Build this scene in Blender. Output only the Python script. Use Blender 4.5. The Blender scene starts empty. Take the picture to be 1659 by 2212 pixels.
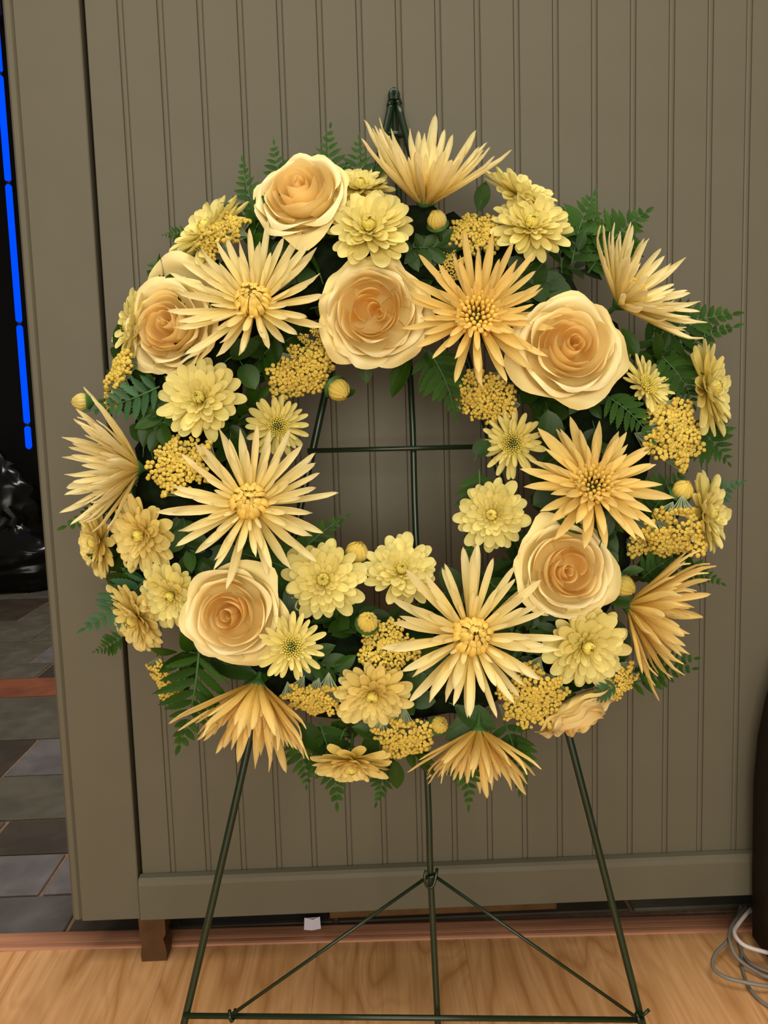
import bpy, math, random
import numpy as np
from math import sin, cos, pi, radians, sqrt, atan2
from mathutils import Vector, Matrix, Euler

S = bpy.context.scene
COL = S.collection

# ------------------------------------------------------------------ camera
W, H, FPX = 1659, 2212, 1850.0
YAW, PITCH, ROLL = 0.02006, -0.118095, -0.029833
CAM = np.array([0.26119, -1.03605, 0.69389])


def cam_axes():
    cy, sy, cp, sp, cr, sr = cos(YAW), sin(YAW), cos(PITCH), sin(PITCH), cos(ROLL), sin(ROLL)
    f = np.array([sy * cp, cy * cp, sp])
    r = np.array([cy, -sy, 0.0])
    u = np.cross(r, f)
    return r * cr + u * sr, -r * sr + u * cr, f


RT, UP, FW = cam_axes()
cd = bpy.data.cameras.new('camera')
cam = bpy.data.objects.new('camera', cd)
COL.objects.link(cam)
cam.matrix_world = Matrix(((RT[0], UP[0], -FW[0], CAM[0]), (RT[1], UP[1], -FW[1], CAM[1]),
                           (RT[2], UP[2], -FW[2], CAM[2]), (0, 0, 0, 1)))
cd.sensor_fit = 'VERTICAL'
cd.sensor_height = 24.0
cd.lens = 24.0 * FPX / H
cd.clip_start = 0.02
cd.clip_end = 50
S.camera = cam

# ------------------------------------------------------------------ world, lights, exposure
wd = bpy.data.worlds.new('world')
S.world = wd
wd.use_nodes = True
bg = wd.node_tree.nodes['Background']
bg.inputs[0].default_value = (1.0, 0.93, 0.80, 1)
bg.inputs[1].default_value = 0.12
S.view_settings.view_transform = 'Standard'
S.view_settings.look = 'None'
S.view_settings.exposure = 0.16
S.view_settings.gamma = 1.0
S.view_settings.use_curve_mapping = False


def area(name, loc, target, size, energy, col, size_y=None):
    l = bpy.data.lights.new(name, 'AREA')
    l.energy = energy
    l.color = col
    l.size = size
    if size_y:
        l.shape = 'RECTANGLE'
        l.size_y = size_y
    o = bpy.data.objects.new(name, l)
    COL.objects.link(o)
    o.location = loc
    o.rotation_euler = (Vector(target) - Vector(loc)).to_track_quat('-Z', 'Y').to_euler()
    return o


area('ceiling_light', (0.2, -0.85, 2.75), (0.2, -0.75, 0.0), 2.4, 46, (1.0, 0.92, 0.78), 1.3)
area('front_fill_light', (0.25, -3.0, 1.05), (0.3, 0.0, 0.55), 2.6, 66, (1.0, 0.945, 0.81), 1.6)  # broad unseen fill from behind the camera, evens out the panel
area('room_light', (0.25, 2.1, 2.5), (0.1, 0.3, 0.0), 0.6, 40, (1.0, 0.92, 0.86), 0.6)

# ------------------------------------------------------------------ pixel helpers (design-time placement)


def ray(x, y):
    return FW + RT * (x - W / 2) / FPX + UP * (H / 2 - y) / FPX


def at_y(x, y, Y):
    d = ray(x, y)
    return CAM + d * ((Y - CAM[1]) / d[1])


def at_z(x, y, Z):
    d = ray(x, y)
    return CAM + d * ((Z - CAM[2]) / d[2])


LEAN = 0.166
N = np.array([0.0, -1.0, LEAN])
N = N / np.linalg.norm(N)          # easel plane normal, towards the room
EB = np.array([0.0, -0.185, 0.0])  # a point of the easel plane on the floor
EUP = np.array([0.0, LEAN, 1.0])
EUP = EUP / np.linalg.norm(EUP)
EX = np.array([1.0, 0, 0])


def at_w(x, y, w):
    """point on the plane w in front of the easel"""
    d = ray(x, y)
    p = EB + N * w
    return CAM + d * (((p - CAM) @ N) / (d @ N))


RING_C = at_w(853, 1000, 0.056)
RING_R = 0.222


def torus_w(x, y, rf=0.072):
    p = at_w(x, y, 0.08)
    q = p - RING_C
    rho = sqrt((q @ EX) ** 2 + (q @ EUP) ** 2)
    dd = abs(rho - RING_R)
    return 0.05 + sqrt(max(0.0, rf * rf - dd * dd))


# ------------------------------------------------------------------ node materials


def new_mat(name):
    m = bpy.data.materials.new(name)
    m.use_nodes = True
    nt = m.node_tree
    nt.nodes.clear()
    out = nt.nodes.new('ShaderNodeOutputMaterial')
    return m, nt, out


def nd(nt, typ, **kw):
    n = nt.nodes.new(typ)
    for k, v in kw.items():
        if k == 'inp':
            for a, b in v.items():
                n.inputs[a].default_value = b
        else:
            setattr(n, k, v)
    return n


def ramp(nt, stops):
    n = nt.nodes.new('ShaderNodeValToRGB')
    e = n.color_ramp.elements
    while len(e) > 1:
        e.remove(e[-1])
    e[0].position, e[0].color = stops[0][0], (*stops[0][1], 1)
    for p, c in stops[1:]:
        q = e.new(p)
        q.color = (*c, 1)
    return n


def simple(name, col, rough=0.6, spec=0.3, metal=0.0, noise=0.0, nscale=40, bump=0.0):
    m, nt, out = new_mat(name)
    b = nd(nt, 'ShaderNodeBsdfPrincipled', inp={'Base Color': (*col, 1), 'Roughness': rough, 'Specular IOR Level': spec, 'Metallic': metal})
    nt.links.new(b.outputs[0], out.inputs[0])
    if noise or bump:
        tc = nd(nt, 'ShaderNodeTexCoord')
        nz = nd(nt, 'ShaderNodeTexNoise', inp={'Scale': nscale, 'Detail': 5.0})
        nt.links.new(tc.outputs['Object'], nz.inputs['Vector'])
        if noise:
            r = ramp(nt, [(0.3, tuple(c * (1 - noise) for c in col)), (0.7, tuple(min(1, c * (1 + noise)) for c in col))])
            nt.links.new(nz.outputs[0], r.inputs[0])
            nt.links.new(r.outputs[0], b.inputs['Base Color'])
        if bump:
            bp = nd(nt, 'ShaderNodeBump', inp={'Strength': bump, 'Distance': 0.002})
            nt.links.new(nz.outputs[0], bp.inputs['Height'])
            nt.links.new(bp.outputs[0], b.inputs['Normal'])
    return m


def petal_mat(name, base, tip, p0=0.2, p1=0.9, axis=0, trans=0.28, rough=0.5, spec=0.25, veins=0.0, var=0.10):
    """pale petal: colour changes along the petal's own length, thin enough to let light through"""
    m, nt, out = new_mat(name)
    tc = nd(nt, 'ShaderNodeTexCoord')
    sp = nd(nt, 'ShaderNodeSeparateXYZ')
    nt.links.new(tc.outputs['Object'], sp.inputs[0])
    r = ramp(nt, [(p0, base), (p1, tip)])
    nt.links.new(sp.outputs[axis], r.inputs[0])
    oi = nd(nt, 'ShaderNodeObjectInfo')
    mr = nd(nt, 'ShaderNodeMapRange', inp={'To Min': 1 - var, 'To Max': 1 + var})
    nt.links.new(oi.outputs['Random'], mr.inputs[0])
    mx = nd(nt, 'ShaderNodeHueSaturation')
    nt.links.new(mr.outputs[0], mx.inputs['Value'])
    nt.links.new(r.outputs[0], mx.inputs['Color'])
    b = nd(nt, 'ShaderNodeBsdfPrincipled', inp={'Roughness': rough, 'Specular IOR Level': spec})
    nt.links.new(mx.outputs[0], b.inputs['Base Color'])
    if veins:
        mp = nd(nt, 'ShaderNodeMapping')
        mp.inputs['Scale'].default_value = (3, 60, 3)
        nt.links.new(tc.outputs['Object'], mp.inputs[0])
        nz = nd(nt, 'ShaderNodeTexNoise', inp={'Scale': 1.0, 'Detail': 2.0})
        nt.links.new(mp.outputs[0], nz.inputs['Vector'])
        bp = nd(nt, 'ShaderNodeBump', inp={'Strength': veins, 'Distance': 0.02})
        nt.links.new(nz.outputs[0], bp.inputs['Height'])
        nt.links.new(bp.outputs[0], b.inputs['Normal'])
    t = nd(nt, 'ShaderNodeBsdfTranslucent')
    nt.links.new(mx.outputs[0], t.inputs[0])
    ms = nd(nt, 'ShaderNodeMixShader', inp={0: trans})
    nt.links.new(b.outputs[0], ms.inputs[1])
    nt.links.new(t.outputs[0], ms.inputs[2])
    nt.links.new(ms.outputs[0], out.inputs[0])
    return m


M = {}
M['spider'] = petal_mat('spider_petal', (0.84, 0.64, 0.17), (0.90, 0.79, 0.43), 0.15, 0.95, veins=0.25)
M['spider_gold'] = petal_mat('spider_gold_petal', (0.82, 0.54, 0.10), (0.86, 0.66, 0.25), 0.15, 0.95, veins=0.25)
M['spider_core'] = petal_mat('spider_core', (0.82, 0.54, 0.09), (0.88, 0.64, 0.16), 0.0, 0.3, axis=2, trans=0.18)
M['daisy'] = petal_mat('lemon_petal', (0.83, 0.69, 0.16), (0.87, 0.77, 0.30), 0.1, 0.95, veins=0.25)
M['daisy_warm'] = petal_mat('warm_lemon_petal', (0.84, 0.65, 0.14), (0.88, 0.74, 0.28), 0.1, 0.95, veins=0.25)
M['daisy_core'] = petal_mat('lemon_core', (0.72, 0.60, 0.09), (0.84, 0.70, 0.16), 0.0, 0.32, axis=2, trans=0.15)
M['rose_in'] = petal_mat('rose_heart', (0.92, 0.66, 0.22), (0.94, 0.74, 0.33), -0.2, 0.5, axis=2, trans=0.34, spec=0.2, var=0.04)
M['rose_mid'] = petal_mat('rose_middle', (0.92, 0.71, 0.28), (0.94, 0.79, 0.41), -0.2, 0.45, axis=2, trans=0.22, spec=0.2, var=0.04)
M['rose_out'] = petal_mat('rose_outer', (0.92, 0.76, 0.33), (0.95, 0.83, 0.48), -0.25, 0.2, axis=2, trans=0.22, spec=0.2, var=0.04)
M['yarrow'] = petal_mat('yarrow_bud', (0.58, 0.41, 0.06), (0.76, 0.57, 0.11), -0.05, 0.12, axis=2, trans=0.1, rough=0.7, var=0.08)
M['stalk'] = simple('grey_green_stalk', (0.30, 0.36, 0.22), 0.7)
M['fern'] = petal_mat('fern_green', (0.021, 0.068, 0.005), (0.036, 0.100, 0.008), 0.0, 1.0, trans=0.15, rough=0.5, spec=0.22, veins=0.3, var=0.25)
M['fern_blue'] = petal_mat('fern_blue_green', (0.03, 0.10, 0.035), (0.05, 0.14, 0.055), 0.0, 1.0, trans=0.12, rough=0.45, spec=0.35, veins=0.3, var=0.2)
M['leaf'] = petal_mat('leaf_green', (0.014, 0.044, 0.003), (0.026, 0.070, 0.005), 0.0, 1.0, trans=0.08, rough=0.36, spec=0.28, veins=0.15, var=0.3)
M['stem'] = simple('stem_green', (0.05, 0.13, 0.03), 0.5)
M['moss'] = simple('moss', (0.005, 0.010, 0.003), 0.9, 0.1, noise=0.6, nscale=90, bump=0.8)
M['wire'] = simple('green_wire', (0.008, 0.020, 0.007), 0.28, 0.5)
M['paint'] = simple('taupe_paint', (0.114, 0.1015, 0.0690), 0.5, 0.25, noise=0.035, nscale=14, bump=0.04)
M['paint_dark'] = simple('gap_dark', (0.03, 0.025, 0.018), 0.9, 0.05)
M['brown_wood'] = simple('brown_wood', (0.075, 0.032, 0.010), 0.5, 0.3, noise=0.3, nscale=30)
M['board_wood'] = simple('board_wood', (0.095, 0.043, 0.012), 0.5, 0.3, noise=0.25, nscale=30)
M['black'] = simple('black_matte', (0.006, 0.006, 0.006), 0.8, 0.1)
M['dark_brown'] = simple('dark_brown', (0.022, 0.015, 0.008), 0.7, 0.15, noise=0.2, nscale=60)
M['cable'] = simple('grey_cable', (0.20, 0.18, 0.155), 0.45, 0.35)
M['cable_white'] = simple('white_cable', (0.55, 0.48, 0.46), 0.45, 0.35)
M['paper'] = simple('white_paper', (0.50, 0.45, 0.50), 0.8, 0.1)
M['plastic'] = simple('black_plastic', (0.003, 0.003, 0.002), 0.20, 0.28)
M['clip'] = simple('dark_clip', (0.01, 0.01, 0.02), 0.5)


def neon_mat():
    m, nt, out = new_mat('blue_glow')
    e = nd(nt, 'ShaderNodeEmission', inp={'Color': (0.0, 0.06, 1.0, 1), 'Strength': 1.15})
    nt.links.new(e.outputs[0], out.inputs[0])
    return m


M['neon'] = neon_mat()


def laminate_mat():
    m, nt, out = new_mat('oak_laminate')
    tc = nd(nt, 'ShaderNodeTexCoord')
    oi = nd(nt, 'ShaderNodeObjectInfo')
    off = nd(nt, 'ShaderNodeVectorMath', operation='SCALE')
    off.inputs[0].default_value = (3.1, 17.3, 5.7)
    nt.links.new(oi.outputs['Random'], off.inputs['Scale'])
    ad = nd(nt, 'ShaderNodeVectorMath', operation='ADD')
    nt.links.new(tc.outputs['Object'], ad.inputs[0])
    nt.links.new(off.outputs[0], ad.inputs[1])
    mp = nd(nt, 'ShaderNodeMapping')
    mp.inputs['Scale'].default_value = (9.0, 2.0, 1)
    nt.links.new(ad.outputs[0], mp.inputs[0])
    nz = nd(nt, 'ShaderNodeTexNoise', inp={'Scale': 1.3, 'Detail': 1.5, 'Roughness': 0.4})
    nt.links.new(mp.outputs[0], nz.inputs['Vector'])
    mu = nd(nt, 'ShaderNodeMath', operation='MULTIPLY', inp={1: 15.0})
    nt.links.new(nz.outputs[0], mu.inputs[0])
    fr = nd(nt, 'ShaderNodeMath', operation='PINGPONG', inp={1: 1.0})
    nt.links.new(mu.outputs[0], fr.inputs[0])
    r1 = ramp(nt, [(0.0, (0.51, 0.240, 0.090)), (0.22, (0.63, 0.325, 0.130)), (0.75, (0.72, 0.395, 0.178)), (1.0, (0.65, 0.340, 0.145))])
    nt.links.new(fr.outputs[0], r1.inputs[0])
    mp2 = nd(nt, 'ShaderNodeMapping')
    mp2.inputs['Scale'].default_value = (190, 7, 1)
    nt.links.new(ad.outputs[0], mp2.inputs[0])
    n2 = nd(nt, 'ShaderNodeTexNoise', inp={'Scale': 1.0, 'Detail': 3.0})
    nt.links.new(mp2.outputs[0], n2.inputs['Vector'])
    r2 = ramp(nt, [(0.35, (0.84, 0.80, 0.74)), (0.62, (1.04, 1.04, 1.04))])
    nt.links.new(n2.outputs[0], r2.inputs[0])
    mx = nd(nt, 'ShaderNodeMix', data_type='RGBA', blend_type='MULTIPLY')
    mx.inputs[0].default_value = 0.8
    nt.links.new(r1.outputs[0], mx.inputs[6])
    nt.links.new(r2.outputs[0], mx.inputs[7])
    b = nd(nt, 'ShaderNodeBsdfPrincipled', inp={'Roughness': 0.42, 'Specular IOR Level': 0.3})
    nt.links.new(mx.outputs[2], b.inputs['Base Color'])
    nt.links.new(b.outputs[0], out.inputs[0])
    return m


M['laminate'] = laminate_mat()


def strip_mat():
    m, nt, out = new_mat('red_oak_strip')
    tc = nd(nt, 'ShaderNodeTexCoord')
    mp = nd(nt, 'ShaderNodeMapping')
    mp.inputs['Scale'].default_value = (5, 160, 160)
    nt.links.new(tc.outputs['Object'], mp.inputs[0])
    nz = nd(nt, 'ShaderNodeTexNoise', inp={'Scale': 1.0, 'Detail': 3.0})
    nt.links.new(mp.outputs[0], nz.inputs['Vector'])
    r = ramp(nt, [(0.3, (0.30, 0.125, 0.065)), (0.7, (0.46, 0.215, 0.125))])
    nt.links.new(nz.outputs[0], r.inputs[0])
    b = nd(nt, 'ShaderNodeBsdfPrincipled', inp={'Roughness': 0.35, 'Specular IOR Level': 0.4})
    nt.links.new(r.outputs[0], b.inputs['Base Color'])
    nt.links.new(b.outputs[0], out.inputs[0])
    return m


M['strip'] = strip_mat()


def slate_mat(name, col):
    m, nt, out = new_mat(name)
    tc = nd(nt, 'ShaderNodeTexCoord')
    nz = nd(nt, 'ShaderNodeTexNoise', inp={'Scale': 14.0, 'Detail': 6.0, 'Distortion': 0.6})
    nt.links.new(tc.outputs['Object'], nz.inputs['Vector'])
    r = ramp(nt, [(0.3, tuple(c * 0.72 for c in col)), (0.7, tuple(c * 1.25 for c in col))])
    nt.links.new(nz.outputs[0], r.inputs[0])
    b = nd(nt, 'ShaderNodeBsdfPrincipled', inp={'Roughness': 0.55, 'Specular IOR Level': 0.35})
    nt.links.new(r.outputs[0], b.inputs['Base Color'])
    bp = nd(nt, 'ShaderNodeBump', inp={'Strength': 0.35, 'Distance': 0.004})
    nt.links.new(nz.outputs[0], bp.inputs['Height'])
    nt.links.new(bp.outputs[0], b.inputs['Normal'])
    nt.links.new(b.outputs[0], out.inputs[0])
    return m


M['s_green'] = slate_mat('slate_green', (0.085, 0.075, 0.052))
M['s_blue'] = slate_mat('slate_blue', (0.120, 0.105, 0.104))
M['s_grey'] = slate_mat('slate_grey', (0.080, 0.069, 0.064))
M['s_brown'] = slate_mat('slate_brown', (0.042, 0.030, 0.019))
M['s_brick'] = slate_mat('brick_red', (0.20, 0.062, 0.026))
M['grout'] = simple('grout', (0.20, 0.125, 0.082), 0.9, 0.1, noise=0.2, nscale=80)

# ------------------------------------------------------------------ object helpers


def link(o, parent=None):
    COL.objects.link(o)
    if parent:
        o.parent = parent
    return o


def mk(name, verts, faces, mat, smooth=True):
    me = bpy.data.meshes.new(name)
    me.from_pydata([tuple(map(float, v)) for v in verts], [], faces)
    if smooth:
        me.shade_smooth()
    for q in (mat if isinstance(mat, (list, tuple)) else [mat]):
        me.materials.append(M[q] if isinstance(q, str) else q)
    me.update()
    return me


def ob(name, me, parent=None, loc=(0, 0, 0), rot=(0, 0, 0), scale=(1, 1, 1)):
    o = bpy.data.objects.new(name, me)
    link(o, parent)
    o.location = loc
    o.rotation_euler = rot
    o.scale = scale
    return o


def tag(o, label, cat, group=None, kind=None):
    o['label'] = label
    o['category'] = cat
    if group:
        o['group'] = group
    if kind:
        o['kind'] = kind
    return o


def stuff(o):
    o['kind'] = 'stuff'
    return o


class MB:
    """collects shapes for one mesh"""

    def __init__(s):
        s.v = []
        s.f = []

    def add(s, v, f):
        n = len(s.v)
        s.v += [tuple(p) for p in v]
        s.f += [tuple(i + n for i in q) for q in f]
        return s

    def box(s, x0, x1, y0, y1, z0, z1, c=0.0):
        """box with chamfered edges"""
        if c <= 0:
            v = [(x, y, z) for z in (z0, z1) for y in (y0, y1) for x in (x0, x1)]
            return s.add(v, [(0, 2, 3, 1), (4, 5, 7, 6), (0, 1, 5, 4), (2, 6, 7, 3), (0, 4, 6, 2), (1, 3, 7, 5)])
        X, Y, Z = (x0, x1), (y0, y1), (z0, z1)
        v, idx = [], {}
        for i in (0, 1):
            for j in (0, 1):
                for k in (0, 1):
                    sx, sy, sz = (1 if i == 0 else -1), (1 if j == 0 else -1), (1 if k == 0 else -1)
                    for a, d in enumerate(((0, c * sy, c * sz), (c * sx, 0, c * sz), (c * sx, c * sy, 0))):
                        idx[i, j, k, a] = len(v)
                        v.append((X[i] + d[0], Y[j] + d[1], Z[k] + d[2]))
        f = []
        for a in range(3):
            for e in (0, 1):
                q = []
                for (p, r) in ((0, 0), (1, 0), (1, 1), (0, 1)):
                    t = [p, r]
                    t.insert(a, e)
                    q.append(idx[t[0], t[1], t[2], a])
                if (e == 0) == (a != 1):
                    q.reverse()
                f.append(tuple(q))
        for a in range(3):
            b, d = [q for q in range(3) if q != a]
            for p in (0, 1):
                for r in (0, 1):
                    t0, t1 = [0, 0, 0], [0, 0, 0]
                    t0[b] = t1[b] = p
                    t0[d] = t1[d] = r
                    t1[a] = 1
                    q = [idx[(*t0, b)], idx[(*t1, b)], idx[(*t1, d)], idx[(*t0, d)]]
                    f.append(tuple(q))
        for i in (0, 1):
            for j in (0, 1):
                for k in (0, 1):
                    f.append(tuple(idx[i, j, k, a] for a in range(3)))
        return s.add(v, f)

    def tube(s, pts, r, n=8, caps=True):
        pts = [np.array(p, float) for p in pts]
        rs = r if hasattr(r, '__len__') else [r] * len(pts)
        prev = None
        rings = []
        for i, p in enumerate(pts):
            t = pts[min(i + 1, len(pts) - 1)] - pts[max(i - 1, 0)]
            t = t / (np.linalg.norm(t) + 1e-12)
            if prev is None:
                a = np.array([0, 0, 1.0]) if abs(t[2]) < 0.9 else np.array([1.0, 0, 0])
                prev = np.cross(t, a)
            u = prev - t * (prev @ t)
            u /= np.linalg.norm(u) + 1e-12
            w = np.cross(t, u)
            prev = u
            rings.append([p + rs[i] * (u * cos(2 * pi * k / n) + w * sin(2 * pi * k / n)) for k in range(n)])
        v = [q for g in rings for q in g]
        f = [(i * n + k, i * n + (k + 1) % n, (i + 1) * n + (k + 1) % n, (i + 1) * n + k) for i in range(len(pts) - 1) for k in range(n)]
        if caps:
            f.append(tuple(range(n - 1, -1, -1)))
            f.append(tuple((len(pts) - 1) * n + k for k in range(n)))
        return s.add(v, f)

    def grid(s, P):
        """P[i][j] points"""
        a, b = len(P), len(P[0])
        return s.add([q for row in P for q in row], [(i * b + j, (i + 1) * b + j, (i + 1) * b + j + 1, i * b + j + 1) for i in range(a - 1) for j in range(b - 1)])

    def mesh(s, name, mat, smooth=True):
        return mk(name, s.v, s.f, mat, smooth)


def fix(me):
    import bmesh
    bm = bmesh.new()
    bm.from_mesh(me)
    bmesh.ops.recalc_face_normals(bm, faces=bm.faces)
    bm.to_mesh(me)
    bm.free()
    return me


def spline(pts, n=6):
    pts = [np.array(p, float) for p in pts]
    out = []
    for i in range(len(pts) - 1):
        p0, p1, p2, p3 = pts[max(i - 1, 0)], pts[i], pts[i + 1], pts[min(i + 2, len(pts) - 1)]
        for k in range(n):
            t = k / n
            out.append(0.5 * (2 * p1 + (p2 - p0) * t + (2 * p0 - 5 * p1 + 4 * p2 - p3) * t * t + (3 * p1 - p0 - 3 * p2 + p3) * t ** 3))
    out.append(pts[-1])
    return out


def empty(name, loc=(0, 0, 0), axes=None, scale=1.0):
    o = bpy.data.objects.new(name, None)
    o.empty_display_size = 0.02
    link(o)
    if axes is not None:
        X, Y, Z = axes
        m = Matrix(((X[0], Y[0], Z[0]), (X[1], Y[1], Z[1]), (X[2], Y[2], Z[2])))
        o.rotation_euler = m.to_euler()
    o.location = loc
    o.scale = (scale,) * 3
    return o


def frame_z(z, spin=0.0):
    z = z / np.linalg.norm(z)
    a = UP if abs(z @ UP) < 0.95 else RT
    x = np.cross(a, z)
    x /= np.linalg.norm(x)
    y = np.cross(z, x)
    return x * cos(spin) + y * sin(spin), -x * sin(spin) + y * cos(spin), z


# ================================================================== THE SETTING
# --- wood laminate floor
fl = ob('floor', fix(MB().box(-1.6, 1.7, -2.4, 0.030, -0.03, -0.008).mesh('floor', 'brown_wood', False)))
tag(fl, 'honey coloured wood laminate floor in the foreground under the easel', 'floor', kind='structure')
rng = random.Random(5)
PW = 0.192
pm = {}
x = -1.55
row = 0
while x < 1.6:
    cut = [-2.4, -1.35 + 0.5 * (row % 3) * 0.6 - 0.15, 0.030]
    for y0, y1 in zip(cut[:-1], cut[1:]):
        L = y1 - y0
        key = round(L, 3)
        if key not in pm:
            pm[key] = fix(MB().box(-PW / 2 + 0.00008, PW / 2 - 0.00008, -L / 2 + 0.00008, L / 2 - 0.00008, -0.008, 0.0, 0.0003).mesh('plank', 'laminate', False))
        ob('plank', pm[key], fl, (x + PW / 2, (y0 + y1) / 2, 0))
    x += PW
    row += 1

# --- slate floor behind, laid in uneven rows
sl = ob('floor', fix(MB().box(-3.2, 1.7, 0.058, 3.35, -0.03, -0.003).mesh('floor_bed', 'grout', False)))
tag(sl, 'dark slate tile floor in grey, green and rust behind the panel', 'floor', kind='structure')
rowsY = [0.060, 0.161, 0.284, 0.406, 0.595, 0.790, 1.084, 1.242, 1.387, 1.639, 1.927, 2.308, 2.60, 2.95]
known = {
    0: ([-1.2, -0.86, -0.52, -0.168, 0.20, 0.608, 1.0, 1.4], ['s_green', 's_grey', 's_grey', 's_brown', 's_brown', 's_green', 's_brown']),
    1: ([-1.1, -0.75, -0.46, -0.238, 0.10, 0.5, 0.9, 1.3], ['s_brown', 's_grey', 's_blue', 's_blue', 's_green', 's_grey', 's_green']),
    2: ([-1.2, -0.8, -0.384, -0.02, 0.35], ['s_green', 's_grey', 's_brown', 's_grey']),
    3: ([-1.3, -0.86, -0.50, -0.12, 0.3], ['s_blue', 's_brown', 's_green', 's_blue']),
    4: ([-1.2, -0.84, -0.475, -0.10, 0.3], ['s_green', 's_brown', 's_blue', 's_grey']),
    5: ([-1.4, -0.98, -0.30, 0.2], ['s_grey', 's_green', 's_grey']),
    6: ([-1.5, -0.79, -0.34, 0.1], ['s_grey', 's_brick', 's_brick']),
    7: ([-1.6, -1.05, -0.655, -0.2], ['s_brick', 's_green', 's_brown']),
    8: ([-1.7, -1.1, -0.73, -0.3], ['s_green', 's_green', 's_blue']),
    9: ([-1.9, -1.30, -0.82, -0.4], ['s_brown', 's_green', 's_green']),
    10: ([-2.0, -1.45, -0.98, -0.5], ['s_green', 's_brown', 's_green']),
    11: ([-2.2, -1.62, -1.12, -0.6], ['s_brown', 's_green', 's_grey']),
    12: ([-2.3, -1.7, -1.2, -0.7], ['s_brown', 's_brown', 's_green']),
}
for i in range(13):
    xs, cs = known[i]
    for x0, x1, c in zip(xs[:-1], xs[1:], cs):
        g = 0.0035
        h = rng.uniform(0.0, 0.0018)
        w_, l_ = (x1 - x0) / 2 - g, (rowsY[i + 1] - rowsY[i]) / 2 - g
        ob('tile', fix(MB().box(-w_, w_, -l_, l_, -0.004, h, 0.0015).mesh('tile', c, False)), sl, ((x0 + x1) / 2, (rowsY[i] + rowsY[i + 1]) / 2, 0))

# --- threshold strip between the two floors
prof = [(-0.019, 0.0), (-0.0185, 0.004), (-0.016, 0.0062), (-0.011, 0.0072), (-0.0095, 0.0060), (-0.008, 0.0072), (-0.003, 0.0082), (0.004, 0.0084), (0.012, 0.0078), (0.016, 0.006), (0.0175, 0.0)]
mb = MB()
mb.grid([[(xx, a, b * 0.55) for xx in (-1.6, 1.7)] for a, b in prof])
tr = ob('trim_1', mb.mesh('trim_1', 'strip', False), None, (0.25, 0.0365, 0), (0, 0, radians(-1.45)))
tag(tr, 'reddish wood threshold strip between laminate and slate floor', 'threshold', kind='structure')

# --- dark far wall
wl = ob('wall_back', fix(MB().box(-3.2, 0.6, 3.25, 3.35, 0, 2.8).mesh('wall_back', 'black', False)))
tag(wl, 'unlit black back wall left of the panel', 'wall', kind='structure')

# ================================================================== BEADBOARD UNIT
sc = empty('beadboard_screen', (0, 0, 0))
tag(sc, 'taupe painted beadboard panel on brown wooden feet behind the easel', 'panel')
PF = -0.014                                     # front of stile and rail; the boards stand at y = 0
ZT = 0.118                                      # top of the bottom rail
zb = 0.0595                                     # lower edge of the stile
zr = 0.0622                                     # lower edge of the rail
# stile with a narrow edge strip
ob('stile', fix(MB().box(-0.1180, -0.0437, -0.006, 0.020, zb, 1.55, 0.0012).mesh('stile', 'paint', False)), sc)
ob('edge_strip', fix(MB().box(-0.1300, -0.1184, -0.0052, 0.020, zb, 1.55, 0.0030).mesh('edge_strip', 'paint', False)), sc)
# bottom rail, its upper front edge eased
rp = [(0.020, zr), (PF + 0.001, zr), (PF, zr + 0.001), (PF, ZT - 0.010), (PF + 0.0012, ZT - 0.0045), (PF + 0.0045, ZT - 0.0012), (-0.0015, ZT), (-0.0015, ZT - 0.004), (0.020, ZT - 0.004)]
mb = MB()
n = len(rp)
mb.add([(xx, a, b) for xx in (-0.0415, 0.91) for a, b in rp], [(i, (i + 1) % n, n + (i + 1) % n, n + i) for i in range(n)] + [tuple(range(n - 1, -1, -1)), tuple(range(n, 2 * n))])
ob('bottom_rail', fix(mb.mesh('bottom_rail', 'paint', False)), sc)
ob('top_rail', fix(MB().box(-0.0415, 0.91, PF, 0.020, 1.44, 1.55, 0.002).mesh('top_rail', 'paint', False)), sc)
ob('stile', fix(MB().box(0.9115, 0.995, PF, 0.020, zb, 1.55, 0.002).mesh('stile', 'paint', False)), sc)
# boards: each one ends in a small bead between two fine grooves
s = 0.045


def board(x0, x1, bead=True):
    g, d, b = 0.0013, 0.0016, 0.0048
    p = [(x0, 0.012), (x0, 0.0004), (x0 + 0.0006, 0.0)]
    e = x1 - (2 * g + b) if bead else x1 - 0.0003
    if bead:
        p += [(e, 0.0), (e + g * 0.5, d), (e + g, 0.0004)]
        for k in range(1, 5):
            a = pi * k / 5
            p.append((e + g + b / 2 - cos(a) * b / 2, 0.0008 - 0.0008 * sin(a)))
        p += [(e + g + b, 0.0004), (e + g * 1.5 + b, d), (x1 - 0.0002, d), (x1 - 0.0002, 0.012)]
    else:
        p += [(x1 - 0.0006, 0.0), (x1 - 0.0002, 0.0004), (x1 - 0.0002, 0.012)]
    c = (x0 + x1) / 2
    z0, z1 = ZT - 0.0025, 1.442
    n = len(p)
    m_ = MB().add([(a - c, y_, z) for z in (z0, z1) for a, y_ in p], [(i, i + 1, n + i + 1, n + i) for i in range(n - 1)] + [tuple(range(n)), tuple(range(2 * n - 1, n - 1, -1))])
    return fix(m_.mesh('plank', 'paint', False)), c


q = 0.0037
xs = [-0.0392] + [k * s + q for k in range(0, 21)]
me_std = None
for k, (x0, x1) in enumerate(zip(xs[:-1], xs[1:])):
    if k == 0 or me_std is None:
        me, c = board(x0, x1)
        if k > 0:
            me_std = me
    else:
        me, c = me_std, (x0 + x1) / 2
    ob('plank', me, sc, (c, 0, 0))
ob('backing_board', fix(MB().box(-0.125, 0.99, 0.0205, 0.032, zb + 0.003, 1.55).mesh('backing_board', 'paint_dark', False)), sc)
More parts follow.
